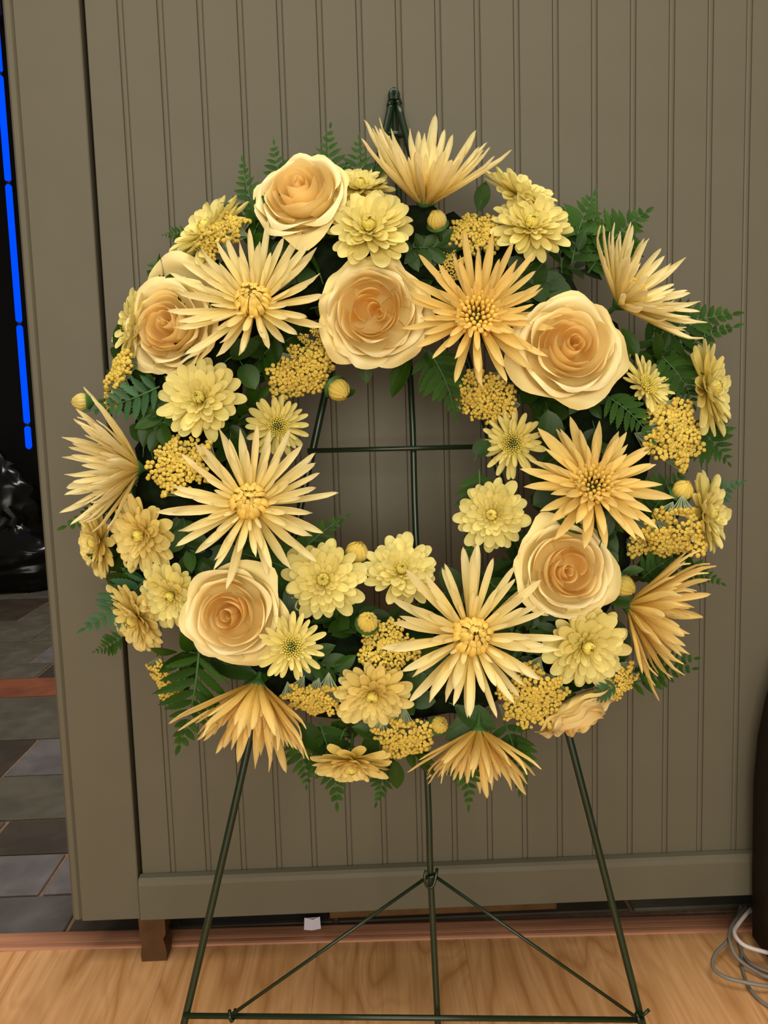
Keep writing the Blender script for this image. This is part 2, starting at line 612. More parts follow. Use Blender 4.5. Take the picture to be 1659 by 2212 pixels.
# feet and brown board underneath
mb = MB()
fp = [(-0.016, 0.0), (0.016, 0.0), (0.0165, 0.010), (0.0150, 0.022), (0.0130, 0.030), (0.0165, 0.036), (0.0168, zr - 0.0005), (-0.0168, zr - 0.0005), (-0.0165, 0.036), (-0.0140, 0.028), (-0.0150, 0.020), (-0.0165, 0.010)]
n = len(fp)
mb.add([(a, y_, z) for y_ in (-0.004, 0.026) for a, z in fp], [(i, (i + 1) % n, n + (i + 1) % n, n + i) for i in range(n)] + [tuple(range(n - 1, -1, -1)), tuple(range(n, 2 * n))])
fm = fix(mb.mesh('foot', 'brown_wood', False))
ob('foot', fm, sc, (-0.0305, 0.0, 0))
ob('foot', fm, sc, (0.935, 0.0, 0))
ob('base_board', fix(MB().box(0.192, 0.505, 0.064, 0.090, 0.005, 0.064, 0.0015).mesh('base_board', 'board_wood', False)), sc)
ob('base_frame', fix(MB().box(-0.012, 0.190, 0.070, 0.110, 0.002, 0.064, 0.001).mesh('base_frame', 'black', False)), sc)
ob('cabinet_body', fix(MB().box(-0.122, 0.987, 0.0325, 0.36, 0.066, 1.55, 0.001).mesh('cabinet_body', 'paint_dark', False)), sc)

# ================================================================== LEFT: blue tube and dark bag far behind
YT = 2.6
t0, t1 = at_y(63, 972, YT), at_y(9, 120, YT)
nt_ = empty('neon_tube', (t0[0], YT, t0[2]))
tag(nt_, 'glowing blue neon tube standing upright at the left edge', 'neon light')
LT = 2.35 - t0[2]
cuts = [0.0, 0.105, 0.52, 1.08, 1.5, LT]
for a, b in zip(cuts[:-1], cuts[1:]):
    pts = [(0, 0, a + 0.004), (0, 0, a + 0.014), (0, 0, b - 0.014), (0, 0, b - 0.004)]
    ob('tube', MB().tube(pts, [0.006, 0.013, 0.013, 0.006], 12).mesh('tube', 'neon'), nt_)
for a in cuts[1:-1]:
    ob('clip', MB().tube([(0, 0, a - 0.006), (0, 0, a + 0.006)], 0.0095, 10).mesh('clip', 'clip'), nt_)
ob('mount', fix(MB().box(-0.02, 0.02, 0.014, 0.45, LT - 0.05, LT + 0.01, 0.002).mesh('mount', 'clip', False)), nt_)


def crumple(seed, rx, ry, h, n=26, k=18):
    r = np.random.RandomState(seed)
    v, f = [], []
    for i in range(k + 1):
        t = i / k
        for j in range(n):
            a = 2 * pi * j / n
            rad = (0.72 + 0.28 * sin(pi * min(1, t * 1.15))) * (1.0 if t < 0.7 else max(0.12, 1 - (t - 0.7) / 0.3 * 0.9))
            d = r.normal(0, 0.075)
            v.append((rx * cos(a) * (rad + d), ry * sin(a) * (rad + d), h * (t + r.normal(0, 0.008) if 0 < i < k else t)))
    for i in range(k):
        for j in range(n):
            f.append((i * n + j, i * n + (j + 1) % n, (i + 1) * n + (j + 1) % n, (i + 1) * n + j))
    f.append(tuple(range(n - 1, -1, -1)))
    f.append(tuple(k * n + j for j in range(n)))
    return f, v


for sd, px, h, lab in ((3, (38, 1274), 0.28, 'low crumpled glossy black plastic bag on slate beside the panel'), (8, (2, 1247), 0.60, 'tall crumpled glossy black plastic bag under the blue tube')):
    p = at_z(px[0], px[1], 0.0)
    f, v = crumple(sd, 0.20, 0.105, h)
    t = empty('plastic_bag', (p[0], p[1], 0))
    tag(t, lab, 'bag')
    ob('bag_body', mk('bag_body', v, f, 'plastic', True), t)
    ob('knot', MB().tube([(0, 0, h - 0.01), (0.01, 0, h + 0.02), (-0.02, 0.01, h + 0.05)], [0.03, 0.018, 0.03], 8).mesh('knot', 'plastic', False), t)

# ================================================================== RIGHT: dark block added for shade, cables; paper scrap
cs = empty('shade_block', (0.863, -0.06, 0))  # added solid shape standing in for the soft shade band on the panel
tag(cs, 'dark brown round shouldered block added for the shade band at the right edge', 'shade block')
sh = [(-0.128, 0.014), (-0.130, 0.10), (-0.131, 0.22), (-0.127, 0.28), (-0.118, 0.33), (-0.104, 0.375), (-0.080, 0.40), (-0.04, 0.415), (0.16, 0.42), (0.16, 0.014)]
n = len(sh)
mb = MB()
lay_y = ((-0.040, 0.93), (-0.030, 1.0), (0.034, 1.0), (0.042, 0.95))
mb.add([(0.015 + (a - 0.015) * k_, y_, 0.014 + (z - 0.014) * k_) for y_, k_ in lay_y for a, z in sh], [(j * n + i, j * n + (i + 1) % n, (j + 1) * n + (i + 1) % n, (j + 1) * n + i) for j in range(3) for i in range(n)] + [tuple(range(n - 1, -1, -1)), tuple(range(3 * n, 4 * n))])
ob('shade_block_body', fix(mb.mesh('shade_block_body', 'dark_brown', True)), cs)
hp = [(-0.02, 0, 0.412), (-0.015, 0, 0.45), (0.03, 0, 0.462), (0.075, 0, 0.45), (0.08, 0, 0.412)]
ob('shade_block_handle', MB().tube(spline(hp, 4), 0.006, 8).mesh('shade_block_handle', 'black'), cs)
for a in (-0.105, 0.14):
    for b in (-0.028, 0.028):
        ob('shade_block_foot', MB().tube([(a, b, 0), (a, b, 0.016)], 0.009, 10).mesh('shade_block_foot', 'black'), cs)


def cable(pix, r, mat, label, tail=()):
    pts = [at_z(x_, y_, z_) for x_, y_, z_ in pix] + [np.array(t_) for t_ in tail]
    pts = spline(pts, 6)
    o = ob('cable', MB().tube(pts, r, 8).mesh('cable', mat))
    tag(o, label, 'cable', 'cables on the floor at the right')


cr = 0.0023
cable([(1600, 1955, 0.012), (1592, 1985, 0.006), (1582, 2006, 0.010), (1572, 2031, 0.016), (1546, 2059, 0.018), (1539, 2083, 0.016), (1549, 2100, 0.014), (1572, 2113, 0.013), (1614, 2123, 0.012), (1659, 2131, 0.010), (1720, 2138, 0.004)], cr, 'cable', 'grey cable making the widest loop toward the easel', [(0.84, -0.145, 0.0026)])
cable([(1612, 1958, 0.02), (1586, 1990, 0.02), (1576, 2013, 0.022), (1577, 2035, 0.020), (1586, 2059, 0.014), (1603, 2079, 0.009), (1635, 2100, 0.006), (1659, 2111, 0.005), (1730, 2126, 0.003)], cr, 'cable', 'grey cable curving just inside the widest loop', [(0.84, -0.158, 0.0026)])
cable([(1622, 1962, 0.03), (1594, 1997, 0.03), (1586, 2013, 0.032), (1594, 2030, 0.030), (1614, 2045, 0.026), (1659, 2058, 0.02), (1720, 2072, 0.008)], cr * 1.15, 'cable_white', 'thick whitish cable, the palest of the coil', [(0.83, -0.148, 0.003)])
cable([(1596, 2030, 0.004), (1600, 2050, 0.003), (1606, 2064, 0.003), (1622, 2082, 0.003), (1659, 2099, 0.003), (1730, 2118, 0.003)], cr, 'cable', 'grey cable lying innermost of the loops on the floor', [(0.845, -0.150, 0.0026)])
cable([(1602, 2045, 0.003), (1601, 2075, 0.003), (1606, 2100, 0.003), (1615, 2126, 0.003), (1624, 2142, 0.003), (1642, 2161, 0.003), (1659, 2173, 0.003), (1720, 2215, 0.003)], cr * 0.9, 'cable', 'thin grey cable running lowest, off the right edge', [(0.80, -0.24, 0.0026)])
cable([(1619, 1970, 0.012), (1630, 1960, 0.02), (1641, 1953, 0.032), (1652, 1948, 0.045)], cr, 'cable_white', 'short pale cable end poking up under the panel corner', [(0.79, 0.000, 0.048)])

sp_ = empty('paper_scrap', at_z(675, 2004, 0.0084))
sp_.location.z = 0.0084
tag(sp_, 'small folded white paper scrap in the gap under the panel', 'paper')
mb = MB()
mb.grid([[(-0.011 + 0.0005 * k, -0.004 + 0.001 * k, z) for k, z in ((0, 0.0), (1, 0.008), (2, 0.016))], [(0.0 + 0.0005 * k, -0.006 + 0.001 * k, z) for k, z in ((0, 0.0), (1, 0.008), (2, 0.014))], [(0.0115 - 0.0005 * k, -0.003 + 0.001 * k, z) for k, z in ((0, 0.0), (1, 0.008), (2, 0.016))]])
ob('front_flap', mb.mesh('front_flap', 'paper', False), sp_)
ob('back_flap', MB().grid([[(-0.010, 0.006, 0.0), (-0.010, -0.002, 0.0155)], [(0.0105, 0.006, 0.0), (0.0105, -0.001, 0.0155)]]).mesh('back_flap', 'paper', False), sp_)

# ================================================================== WIRE EASEL
ez = empty('wire_easel', (0.29, -0.185, 0))
tag(ez, 'dark green wire easel leaning on the panel and holding the wreath', 'easel')
E0 = np.array([0.29, -0.185, 0])


def epts(pix, w=0.0):
    return [at_w(x_, y_, w_) - E0 for x_, y_, w_ in [(*a, w) if len(a) == 2 else a for a in pix]]


def down(p, q_):
    """extend the line p->q to the floor"""
    t = (0.004 - p[2]) / (q_[2] - p[2])
    return p + (q_ - p) * t


LR = 0.0041
a, b = epts([(530, 1640), (400, 2200)])
left = epts([(850, 207), (843, 226), (829, 300), (700, 862), (530, 1640)]) + [down(a, b)]
ob('leg', MB().tube(spline(left, 5), LR, 10).mesh('leg', 'wire'), ez)
a, b = epts([(1237, 1620), (1385, 2200)])
right = epts([(853, 207), (862, 226), (879, 300), (1062, 965), (1237, 1620)]) + [down(a, b)]
ob('leg', MB().tube(spline(right, 5), LR, 10).mesh('leg', 'wire'), ez)
a, b = epts([(930, 1890), (945, 2195)], -0.007)
mid = epts([(851, 212), (854, 300), (888, 850), (898, 1150), (924, 1700), (930, 1890)], -0.007) + [down(a, b)]
ob('support_leg', MB().tube(spline(mid, 5), [0.0036] * 31, 10).mesh('support_leg', 'wire'), ez)
ob('crossbar', MB().tube(epts([(396, 2194), (1390, 2203)], 0.005), 0.0030, 8).mesh('crossbar', 'wire'), ez)
ob('crossbar', MB().tube(epts([(664, 974), (1068, 964)], 0.005), 0.0027, 8).mesh('crossbar', 'wire'), ez)
apex = epts([(846, 216), (845, 203), (851, 195), (857, 203), (856, 216)], 0.004)
ob('top_loop', MB().tube(spline(apex, 5), 0.0036, 8).mesh('top_loop', 'wire'), ez)
hk = epts([(838, 292, 0.002), (853, 288, 0.006), (868, 294, 0.002)])
ob('hanger_hook', MB().tube(spline(hk, 4), 0.0030, 8).mesh('hanger_hook', 'wire'), ez)
ob('brace_wire', MB().tube(epts([(928, 1891, -0.002), (498, 2193, 0.009)]), 0.0019, 8).mesh('brace_wire', 'wire'), ez)
ob('brace_wire', MB().tube(epts([(934, 1889, -0.002), (1372, 2196, 0.009)]), 0.0019, 8).mesh('brace_wire', 'wire'), ez)
for px, py in ((496, 2194), (1374, 2199)):
    c = epts([(px, py)], 0.005)[0]
    ring = [c + 0.0055 * (EUP * cos(k * 2 * pi / 10) + N * sin(k * 2 * pi / 10)) + EX * 0.0006 * k for k in range(12)] + [c + EUP * 0.010 + EX * 0.014 + N * 0.003]
    ob('wire_loop', MB().tube(ring, 0.0019, 6).mesh('wire_loop', 'wire'), ez)
co = spline(epts([(920, 1880, 0.002), (917, 1895, 0.004), (921, 1912, 0.003), (930, 1917, 0.002), (938, 1908, 0.002), (944, 1878, -0.002), (940, 1888, -0.012), (926, 1890, -0.012), (926, 1896, 0.0), (938, 1892, 0.0)]), 4)
ob('collar', MB().tube(co, 0.0018, 6).mesh('collar', 'wire'), ez)

# ================================================================== FLOWER PARTS (shared meshes)
rng = random.Random(11)


def ray_petal(seed, wid=0.085, curl=0.35, bend=0.10, hook=0.06, nl=10, point=0.5, mat='spider', nw=5):
    """long narrow spider-mum ray along +x, trough upwards"""
    r = random.Random(seed)
    P = []
    sway = r.uniform(-0.05, 0.05)
    for i in range(nl):
        t = i / (nl - 1)
        t = (0, 0.13, 0.28, 0.44, 0.60, 0.74, 0.85, 0.93, 0.975, 1.0)[i]
        w = wid * (0.42 + 0.62 * sin(pi * 0.5 * min(1, t / 0.66)) ** 1.2)
        if t > 0.66:
            k = (t - 0.66) / 0.34
            w *= max(0.10, (1 - k * (0.25 + 0.45 * point)) * sqrt(max(0, 1 - k ** 4)))
        cx = t
        cy = sway * t * t
        cz = bend * t * t - hook * 0.0 + (hook * ((t - 0.75) / 0.25) ** 2 if t > 0.75 else 0)
        row = []
        for j in range(nw):
            u = -1 + 2 * j / (nw - 1)
            row.append((cx - 0.02 * abs(u) * (t > 0.9), cy + u * w / 2, cz + curl * w * (u * u) * (1 - 0.35 * t)))
        P.append(row)
    return MB().grid(P).mesh('petal', mat)


def spoon_petal(seed, wid=0.30, curl=0.45, bend=0.1, hook=0.05, nl=7, nw=5, mat='daisy', base=0.3, notch=0.0):
    """blunt button-mum petal along +x"""
    r = random.Random(seed)
    P = []
    sway = r.uniform(-0.06, 0.06)
    T = (0, 0.14, 0.30, 0.48, 0.65, 0.78, 0.88, 0.95, 0.985, 1.0)
    for i, te in enumerate(T):
        w = wid * (base + (1 - base) * sin(pi * 0.5 * min(1, te / 0.68)))
        if te > 0.62:
            k = (te - 0.62) / 0.38
            w *= max(0.10, sqrt(max(0, 1 - k ** 3.0)))
        cz = bend * te * te + (hook * ((te - 0.7) / 0.3) ** 2 if te > 0.7 else 0)
        row = []
        for j in range(nw):
            u = -1 + 2 * j / (nw - 1)
            row.append((te, sway * te * te + u * w / 2, cz + curl * w * u * u * (1 - 0.25 * te) + 0.012 * sin(9 * u + seed) * te))
        P.append(row)
    return MB().grid(P).mesh('petal', mat)


def incurve(r0, rb, r1, z1, wid, mat, nl=7, nw=3):
    """floret that bulges out from r0 to rb and closes over to r1 at height z1, in the xz plane"""
    P = []
    for i in range(nl):
        t = i / (nl - 1)
        a, b, c, d = (r0, 0.0), (rb + 0.03, z1 * 0.25), (rb, z1 * 1.05), (r1, z1)
        x_ = a[0] * (1 - t) ** 3 + 3 * b[0] * t * (1 - t) ** 2 + 3 * c[0] * t * t * (1 - t) + d[0] * t ** 3
        z_ = a[1] * (1 - t) ** 3 + 3 * b[1] * t * (1 - t) ** 2 + 3 * c[1] * t * t * (1 - t) + d[1] * t ** 3
        w = wid * (0.75 + 0.35 * sin(pi * t)) * (1 if t < 0.85 else 0.75)
        P.append([(x_ - 0.35 * w * u * u, u * w / 2, z_ - 0.1 * w * u * u) for u in np.linspace(-1, 1, nw)])
    return MB().grid(P).mesh('floret', mat)


SP = {'spider': [ray_petal(i, 0.100 + 0.010 * (i % 3), 0.42, 0.02 + 0.05 * (i % 4), 0.02 + 0.03 * (i % 3), point=(i % 3) / 2, mat='spider') for i in range(7)],
      'gold': [ray_petal(i + 20, 0.104 + 0.01 * (i % 3), 0.42, 0.02 + 0.04 * (i % 4), 0.02 + 0.03 * (i % 3), point=(i % 3) / 2, mat='spider_gold') for i in range(6)],
      'broad': [ray_petal(i + 40, 0.145 + 0.012 * (i % 3), 0.36, 0.02 + 0.04 * (i % 3), 0.0, point=0.8, mat='spider_gold') for i in range(6)]}
BULB = [incurve(0.15, 0.225, 0.135, 0.20, 0.062, 'spider_core'), incurve(0.12, 0.175, 0.085, 0.245, 0.055, 'spider_core'), incurve(0.07, 0.115, 0.03, 0.245, 0.046, 'spider_core')]
DP = {m_: [spoon_petal(i, 0.34 + 0.03 * (i % 3), 0.26, 0.02 + 0.05 * (i % 3), 0.05 * (i % 2), mat=m_) for i in range(6)] for m_ in ('daisy', 'daisy_warm')}
DQ = {m_: [spoon_petal(i + 9, 0.21 + 0.02 * (i % 3), 0.40, 0.06, 0.06, mat=m_) for i in range(5)] for m_ in ('daisy', 'daisy_warm')}


def knob_mesh(seed, mat, rad=0.24, dome=0.10, n=70, ks=0.032):
    """disc of short tube florets, dimpled in the middle"""
    r = random.Random(seed)
    mb = MB()
    for i in range(n):
        rr = rad * sqrt((i + 0.5) / n)
        a = i * 2.39996
        t = rr / rad
        h = dome * (0.55 + 1.4 * t * (1 - t)) + r.uniform(-0.01, 0.012)
        c = np.array([rr * cos(a), rr * sin(a), 0.0])
        out = np.array([cos(a), sin(a), 0]) * (0.06 * t)
        s_ = ks * (0.55 + 0.65 * t) * r.uniform(0.85, 1.15)
        mb.tube([c, c + out * 0.3 + (0, 0, h * 0.7), c + out + (0, 0, h + 0.02), c + out * 1.2 + (0, 0, h + 0.045)], [s_ * 0.6, s_ * 0.7, s_, s_ * 0.45], 6)
    return mb.mesh('disc_florets', mat)


def core_mesh(seed, mat):
    """tight incurved eye of a button mum"""
    mb = MB()
    r = random.Random(seed)
    for (n, r0, rb, r1, z1, w) in ((15, 0.20, 0.25, 0.15, 0.25, 0.09), (12, 0.14, 0.18, 0.09, 0.27, 0.075), (9, 0.08, 0.11, 0.04, 0.26, 0.06)):
        for k in range(n):
            a = 2 * pi * k / n + r.uniform(-0.1, 0.1)
            s_ = r.uniform(0.9, 1.1)
            P = []
            for i in range(6):
                t = i / 5
                x_ = r0 * (1 - t) ** 3 + 3 * (rb + 0.03) * t * (1 - t) ** 2 + 3 * rb * t * t * (1 - t) + r1 * t ** 3
                z_ = (3 * 0.25 * t * (1 - t) ** 2 + 3 * 1.05 * t * t * (1 - t) + t ** 3) * z1 * s_
                ww = w * (0.8 + 0.3 * sin(pi * t))
                P.append([((x_ - 0.3 * ww * u * u) * cos(a) - u * ww / 2 * sin(a), (x_ - 0.3 * ww * u * u) * sin(a) + u * ww / 2 * cos(a), z_) for u in (-1, 0, 1)])
            mb.grid(P)
    # closed floor so that the eye has no hole
    mb.add([(0.17 * cos(k * pi / 6), 0.17 * sin(k * pi / 6), 0.05) for k in range(12)], [tuple(range(12))])
    return mb.mesh('disc_florets', mat)


KNOB = knob_mesh(1, 'spider_core')
KNOBQ = knob_mesh(2, 'daisy_core', 0.27, 0.13, 80, 0.030)
CORE = [core_mesh(i, 'daisy_core') for i in range(3)]
STEM = MB().tube([(0, 0, 0.06), (0, 0, 0.0), (0, 0, -0.07), (0, 0, -0.14), (0, 0, -0.62)], [0.17, 0.19, 0.12, 0.045, 0.040], 10).mesh('stem', 'stem')


def facing(tilt, az):
    t, a = radians(tilt), radians(az)
    return -FW * cos(t) + (RT * cos(a) + UP * sin(a)) * sin(t)


FLOWERS = []


def place(name, x, y, R, tilt, az, w, dw, label, cat, group, lift=0.2, spin=0.0):
    if w is None:
        w = torus_w(x, y)
    P = at_w(x, y, w + dw)
    FLOWERS.append((name, P, facing(tilt, az), R * ((P - CAM) @ FW) / FPX))
    depth = (P - CAM) @ FW
    Rm = R * depth / FPX
    z = facing(tilt, az)
    o = empty(name, P - z * Rm * lift, frame_z(z, spin), Rm)
    tag(o, label, cat, group)
    return o


def petal_at(root, me, az, r0, z0, elev, L, Wd=1.0, roll=0.0, name='petal'):
    return ob(name, me, root, (r0 * cos(az), r0 * sin(az), z0), (roll, -elev, az), (L, L * Wd, L))


def spider(x, y, R, tilt, az, w, dw, cup, style, seed, label, lift=0.18):
    r = random.Random(seed)
    root = place('spider_mum', x, y, R, tilt, az, w, dw, label, 'flower', 'spider mums in the wreath', lift)
    ob('stem', STEM, root, (0, 0, 0.02 if cup > 20 else -0.07), (0, 0, 0), (0.62, 0.62, 0.75))
    mset = SP['broad' if style == 'broad' else ('gold' if style.endswith('gold') else 'spider')]
    c = radians(cup)
    if style == 'broad':
        lay = ((21, 0.98, 0.13, 0.0, 0.02, 0.10), (19, 0.80, 0.13, 0.16, 0.05, 0.10), (17, 0.58, 0.12, 0.36, 0.08, 0.1), (14, 0.40, 0.11, 0.6, 0.10, 0.1))
    else:
        lay = ((19, 0.98, 0.10, -0.08, 0.01, 0.14), (18, 0.90, 0.11, 0.14, 0.05, 0.14), (16, 0.68, 0.12, 0.34, 0.08, 0.14), (14, 0.48, 0.13, 0.58, 0.10, 0.12))
    for li, (n, L, r0, e, z0, j) in enumerate(lay):
        for k in range(n):
            a = 2 * pi * (k + 0.5 * (li % 2)) / n + r.uniform(-0.10, 0.10)
            petal_at(root, r.choice(mset), a, r0, z0, c + e * (1 - cup / 120) + r.uniform(-0.13, 0.13), (L - r0) * r.uniform(1 - 1.6 * j, 1 + j * 0.7), r.uniform(0.9, 1.15) * (1.25 if li > 1 else 1.0), r.uniform(-0.35, 0.35))
    if style.startswith('bulb'):
        for me, n, sc_ in ((BULB[0], 20, 1.0), (BULB[1], 16, 1.0), (BULB[2], 12, 1.0)):
            for k in range(n):
                a = 2 * pi * k / n + r.uniform(-0.12, 0.12)
                ob('floret', me, root, (0, 0, 0.05), (r.uniform(-0.06, 0.06), r.uniform(-0.06, 0.06), a), (sc_ * r.uniform(0.93, 1.12), r.uniform(0.85, 1.15), r.uniform(0.85, 1.15)))
        stuff(ob('disc_florets', KNOB, root, (0, 0, 0.10), (0, 0, 1.0), (0.42, 0.42, 0.8)))
    else:
        kk = 1.0 if cup < 20 else 0.5
        stuff(ob('disc_florets', KNOB, root, (0, 0, 0.06 if cup < 20 else 0.16), (0, 0, r.uniform(0, 6)), (kk, kk, 1)))
        for k in range(16 if cup < 20 else 0):
            a = 2 * pi * k / 16 + r.uniform(-0.1, 0.1)
            petal_at(root, r.choice(mset), a, 0.17, 0.10, 0.75 + r.uniform(-0.15, 0.15), 0.20 * r.uniform(0.85, 1.2), 2.4 if style != 'broad' else 1.7)
    return root


def daisy(x, y, R, tilt, az, w, dw, style, seed, label, cup=0, lift=0.2):
    r = random.Random(seed)
    root = place('button_mum', x, y, R, tilt, az, w, dw, label, 'flower', 'button mums in the wreath', lift)
    ob('stem', STEM, root, (0, 0, -0.07), (0, 0, 0), (0.9, 0.9, 0.85))
    mat = 'daisy_warm' if 'warm' in style else 'daisy'
    c = radians(cup)
    if 'quill' in style:
        P = DQ[mat]
        lay = ((21, 0.98, 0.14, 0.02, 0.02), (17, 0.72, 0.15, 0.25, 0.05), (16, 0.48, 0.17, 0.55, 0.06))
    else:
        P = DP[mat]
        lay = ((19, 0.99, 0.12, -0.02, 0.0), (18, 0.86, 0.13, 0.18, 0.04), (16, 0.68, 0.13, 0.38, 0.07), (14, 0.50, 0.13, 0.62, 0.08), (11, 0.36, 0.12, 0.92, 0.08))
    for li, (n, L, r0, e, z0) in enumerate(lay):
        for k in range(n):
            a = 2 * pi * (k + 0.5 * (li % 2)) / n + r.uniform(-0.12, 0.12)
            petal_at(root, r.choice(P), a, r0, z0, c + e + r.uniform(-0.14, 0.14), (L - r0) * r.uniform(0.85, 1.08), r.uniform(0.85, 1.12) * (1.15 if li > 1 else 1.0), r.uniform(-0.3, 0.3))
    if 'quill' in style:
        stuff(ob('disc_florets', KNOBQ, root, (0, 0, 0.06), (0, 0, r.uniform(0, 6))))
    else:
        stuff(ob('disc_florets', CORE[seed % 3], root, (0, 0, 0.10), (0, 0, r.uniform(0, 6)), (0.60, 0.60, 0.85)))
    return root


def rose_petal(t, r, garden):
    """one petal in rose units, turned later about z; t 0 = heart, 1 = outermost"""
    rt = 0.08 + 0.87 * (1 - (1 - t) ** 1.35)
    zt = 0.40 * (1 - t ** 1.6) + 0.05 + r.uniform(-0.035, 0.035)
    a = (2.6 if t < 0.10 else 1.75 - 1.6 * t if t < 0.45 else 1.05 - 0.13 * t) * r.uniform(0.9, 1.1)
    if t < 0.10:
        rt *= 0.8
    if garden:
        a *= 0.80
        zt += r.uniform(-0.06, 0.06)
    open_ = max(0.0, (t - 0.22) / 0.78)
    p0, p1 = (0.0, -0.30 + 0.18 * max(0, 0.3 - t)), (rt * 0.98 + 0.05, -0.30 + 0.05 * t)
    p2, p3 = (rt * (1.06 - 0.22 * open_), zt * 0.75 - 0.02), (rt * (0.92 + 0.06 * open_), zt)
    ph, ph2, ph3 = r.uniform(0, 6), r.uniform(0, 6), r.uniform(0, 6)
    nu, nv = 17, 11
    lip = (0.15 + 0.85 * open_) * r.uniform(0.6, 1.45)
    pinch = r.uniform(0.02, 0.09) if t > 0.45 else 0.0
    P = []
    for i in range(nv):
        row = []
        for j in range(nu):
            u = -1 + 2 * j / (nu - 1)
            v = (i / (nv - 1)) * (1 - 0.26 * abs(u) ** 2.8) * (1 + pinch * max(0, 1 - abs(u + 0.2 * sin(ph)) * 2.6))
            b = min(v, 1.09)
            q_ = 1 - b
            x_ = p0[0] * q_ ** 3 + 3 * p1[0] * b * q_ * q_ + 3 * p2[0] * b * b * q_ + p3[0] * b ** 3
            z_ = p0[1] * q_ ** 3 + 3 * p1[1] * b * q_ * q_ + 3 * p2[1] * b * b * q_ + p3[1] * b ** 3
            if v > 0.70:
                k = (v - 0.70) / 0.30
                x_ += lip * 0.115 * k ** 1.5
                z_ -= lip * 0.105 * k ** 2.2
            wv = 0.34 + 0.66 * min(1, v * 1.3) ** 0.75
            th = u * a * wv
            x_ *= 1 + 0.10 * u * (1 - 0.6 * t) + (0.020 + 0.022 * t) * sin(4.6 * u + ph) * v ** 3 + 0.014 * open_ * sin(9.0 * u + ph3 + 1) * v ** 5
            z_ += (0.024 + 0.045 * open_ + (0.022 if garden else 0)) * sin(5.4 * u + ph2) * v ** 4 + 0.022 * open_ * sin(10 * u + ph3) * v ** 5
            row.append((x_ * cos(th), x_ * sin(th), z_))
        P.append(row)
    return P


def rose(x, y, R, tilt, az, w, dw, seed, label, garden=False, n=30, spin=0.0):
    r = random.Random(seed)
    root = place('rose', x, y, R, tilt, az, w, dw, label, 'flower', 'roses in the wreath', 0.30, spin)
    ob('stem', STEM, root, (0, 0, -0.34), (0, 0, 0), (0.9, 0.9, 0.6))
    for i in range(n):
        t = (i / (n - 1)) ** 0.9
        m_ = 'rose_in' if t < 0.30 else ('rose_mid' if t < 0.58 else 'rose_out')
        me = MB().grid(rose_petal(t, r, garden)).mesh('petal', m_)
        k = 0.075 * (1 - t) + (0.04 if garden else 0)
        ob('petal', me, root, (r.uniform(-k, k), r.uniform(-k, k), 0), (r.uniform(-0.08, 0.08) * (1 - 0.5 * t), r.uniform(-0.08, 0.08) * (1 - 0.5 * t), i * 2.39996 + r.uniform(-0.3, 0.3) * (1 - 0.6 * t)))
    return root


# ------------------------------------------------------------------ wreath ring
mb = MB()
r_ = np.random.RandomState(4)
nu, nv = 72, 14
ns = r_.normal(0, 1, (nu, nv))
V = []
for i in range(nu):
    for j in range(nv):
        A, B = 2 * pi * i / nu, 2 * pi * j / nv
        rr = 0.045 * (1 + 0.12 * ns[i, j])
        rho = RING_R + rr * cos(B)
        V.append((rho * cos(A), rho * sin(A), rr * sin(B) * 0.85))
mb.add(V, [(i * nv + j, ((i + 1) % nu) * nv + j, ((i + 1) % nu) * nv + (j + 1) % nv, i * nv + (j + 1) % nv) for i in range(nu) for j in range(nv)])
wr = empty('wreath_base', RING_C, (EX, EUP, N))
tag(wr, 'dark green moss ring that carries the flowers, hung on the easel', 'wreath')
ob('moss_ring', mb.mesh('moss_ring', 'moss'), wr)
hang = [np.array([-0.012, RING_R + 0.03, -0.03]), np.array([-0.004, RING_R + 0.06, -0.045]), np.array([0.004, RING_R + 0.06, -0.045]), np.array([0.012, RING_R + 0.03, -0.03])]
ob('hanging_wire', MB().tube(spline(hang, 4), 0.0012, 6).mesh('hanging_wire', 'wire'), wr)

# ------------------------------------------------------------------ spider mums: x, y, radius px, tilt, azimuth, w, dw, cup, style, seed
spider(918, 440, 205, 56, 84, 0.075, 0, 40, 'knob', 1, 'spider mum at the very top, opening upward before the easel tip', 0.0)
spider(545, 645, 190, 20, 95, 0.118, 0.012, 12, 'bulb', 2, 'upper left spider mum with a plump incurved centre, right of a rose')
spider(1032, 672, 180, 12, 95, 0.118, 0.018, 14, 'knob_gold', 3, 'golden spider mum right of the open garden rose')
spider(1338, 655, 196, 50, 40, 0.085, 0.0, 30, 'knob', 4, 'spider mum fanning to the upper right behind a big rose', 0.0)
spider(296, 1012, 192, 54, 178, 0.090, 0.0, 38, 'knob', 5, 'spider mum on the far left side, rays pointing outward left', 0.0)
spider(537, 1082, 196, 16, 80, 0.120, 0.012, 10, 'bulb', 6, 'left inner spider mum with long pale rays and incurved centre')
spider(1288, 1040, 174, 22, 85, 0.115, 0.014, 8, 'broad', 7, 'broad rayed golden spider mum above the right hand rose')
spider(1022, 1372, 206, 14, 70, 0.125, 0.018, 10, 'bulb', 8, 'largest spider mum with long white tipped rays, lower centre')
spider(556, 1480, 205, 58, 262, 0.090, 0.0, 44, 'knob_gold', 9, 'peach toned spider mum hanging downward at lower left', 0.0)
spider(1034, 1578, 172, 66, 266, 0.085, 0.0, 38, 'knob_gold', 10, 'spider mum pointing down at the wreath bottom, right of centre', 0.0)
spider(1360, 1310, 204, 60, -16, 0.085, 0.0, 36, 'knob_gold', 11, 'spider mum spreading out to the lower right edge', 0.0)

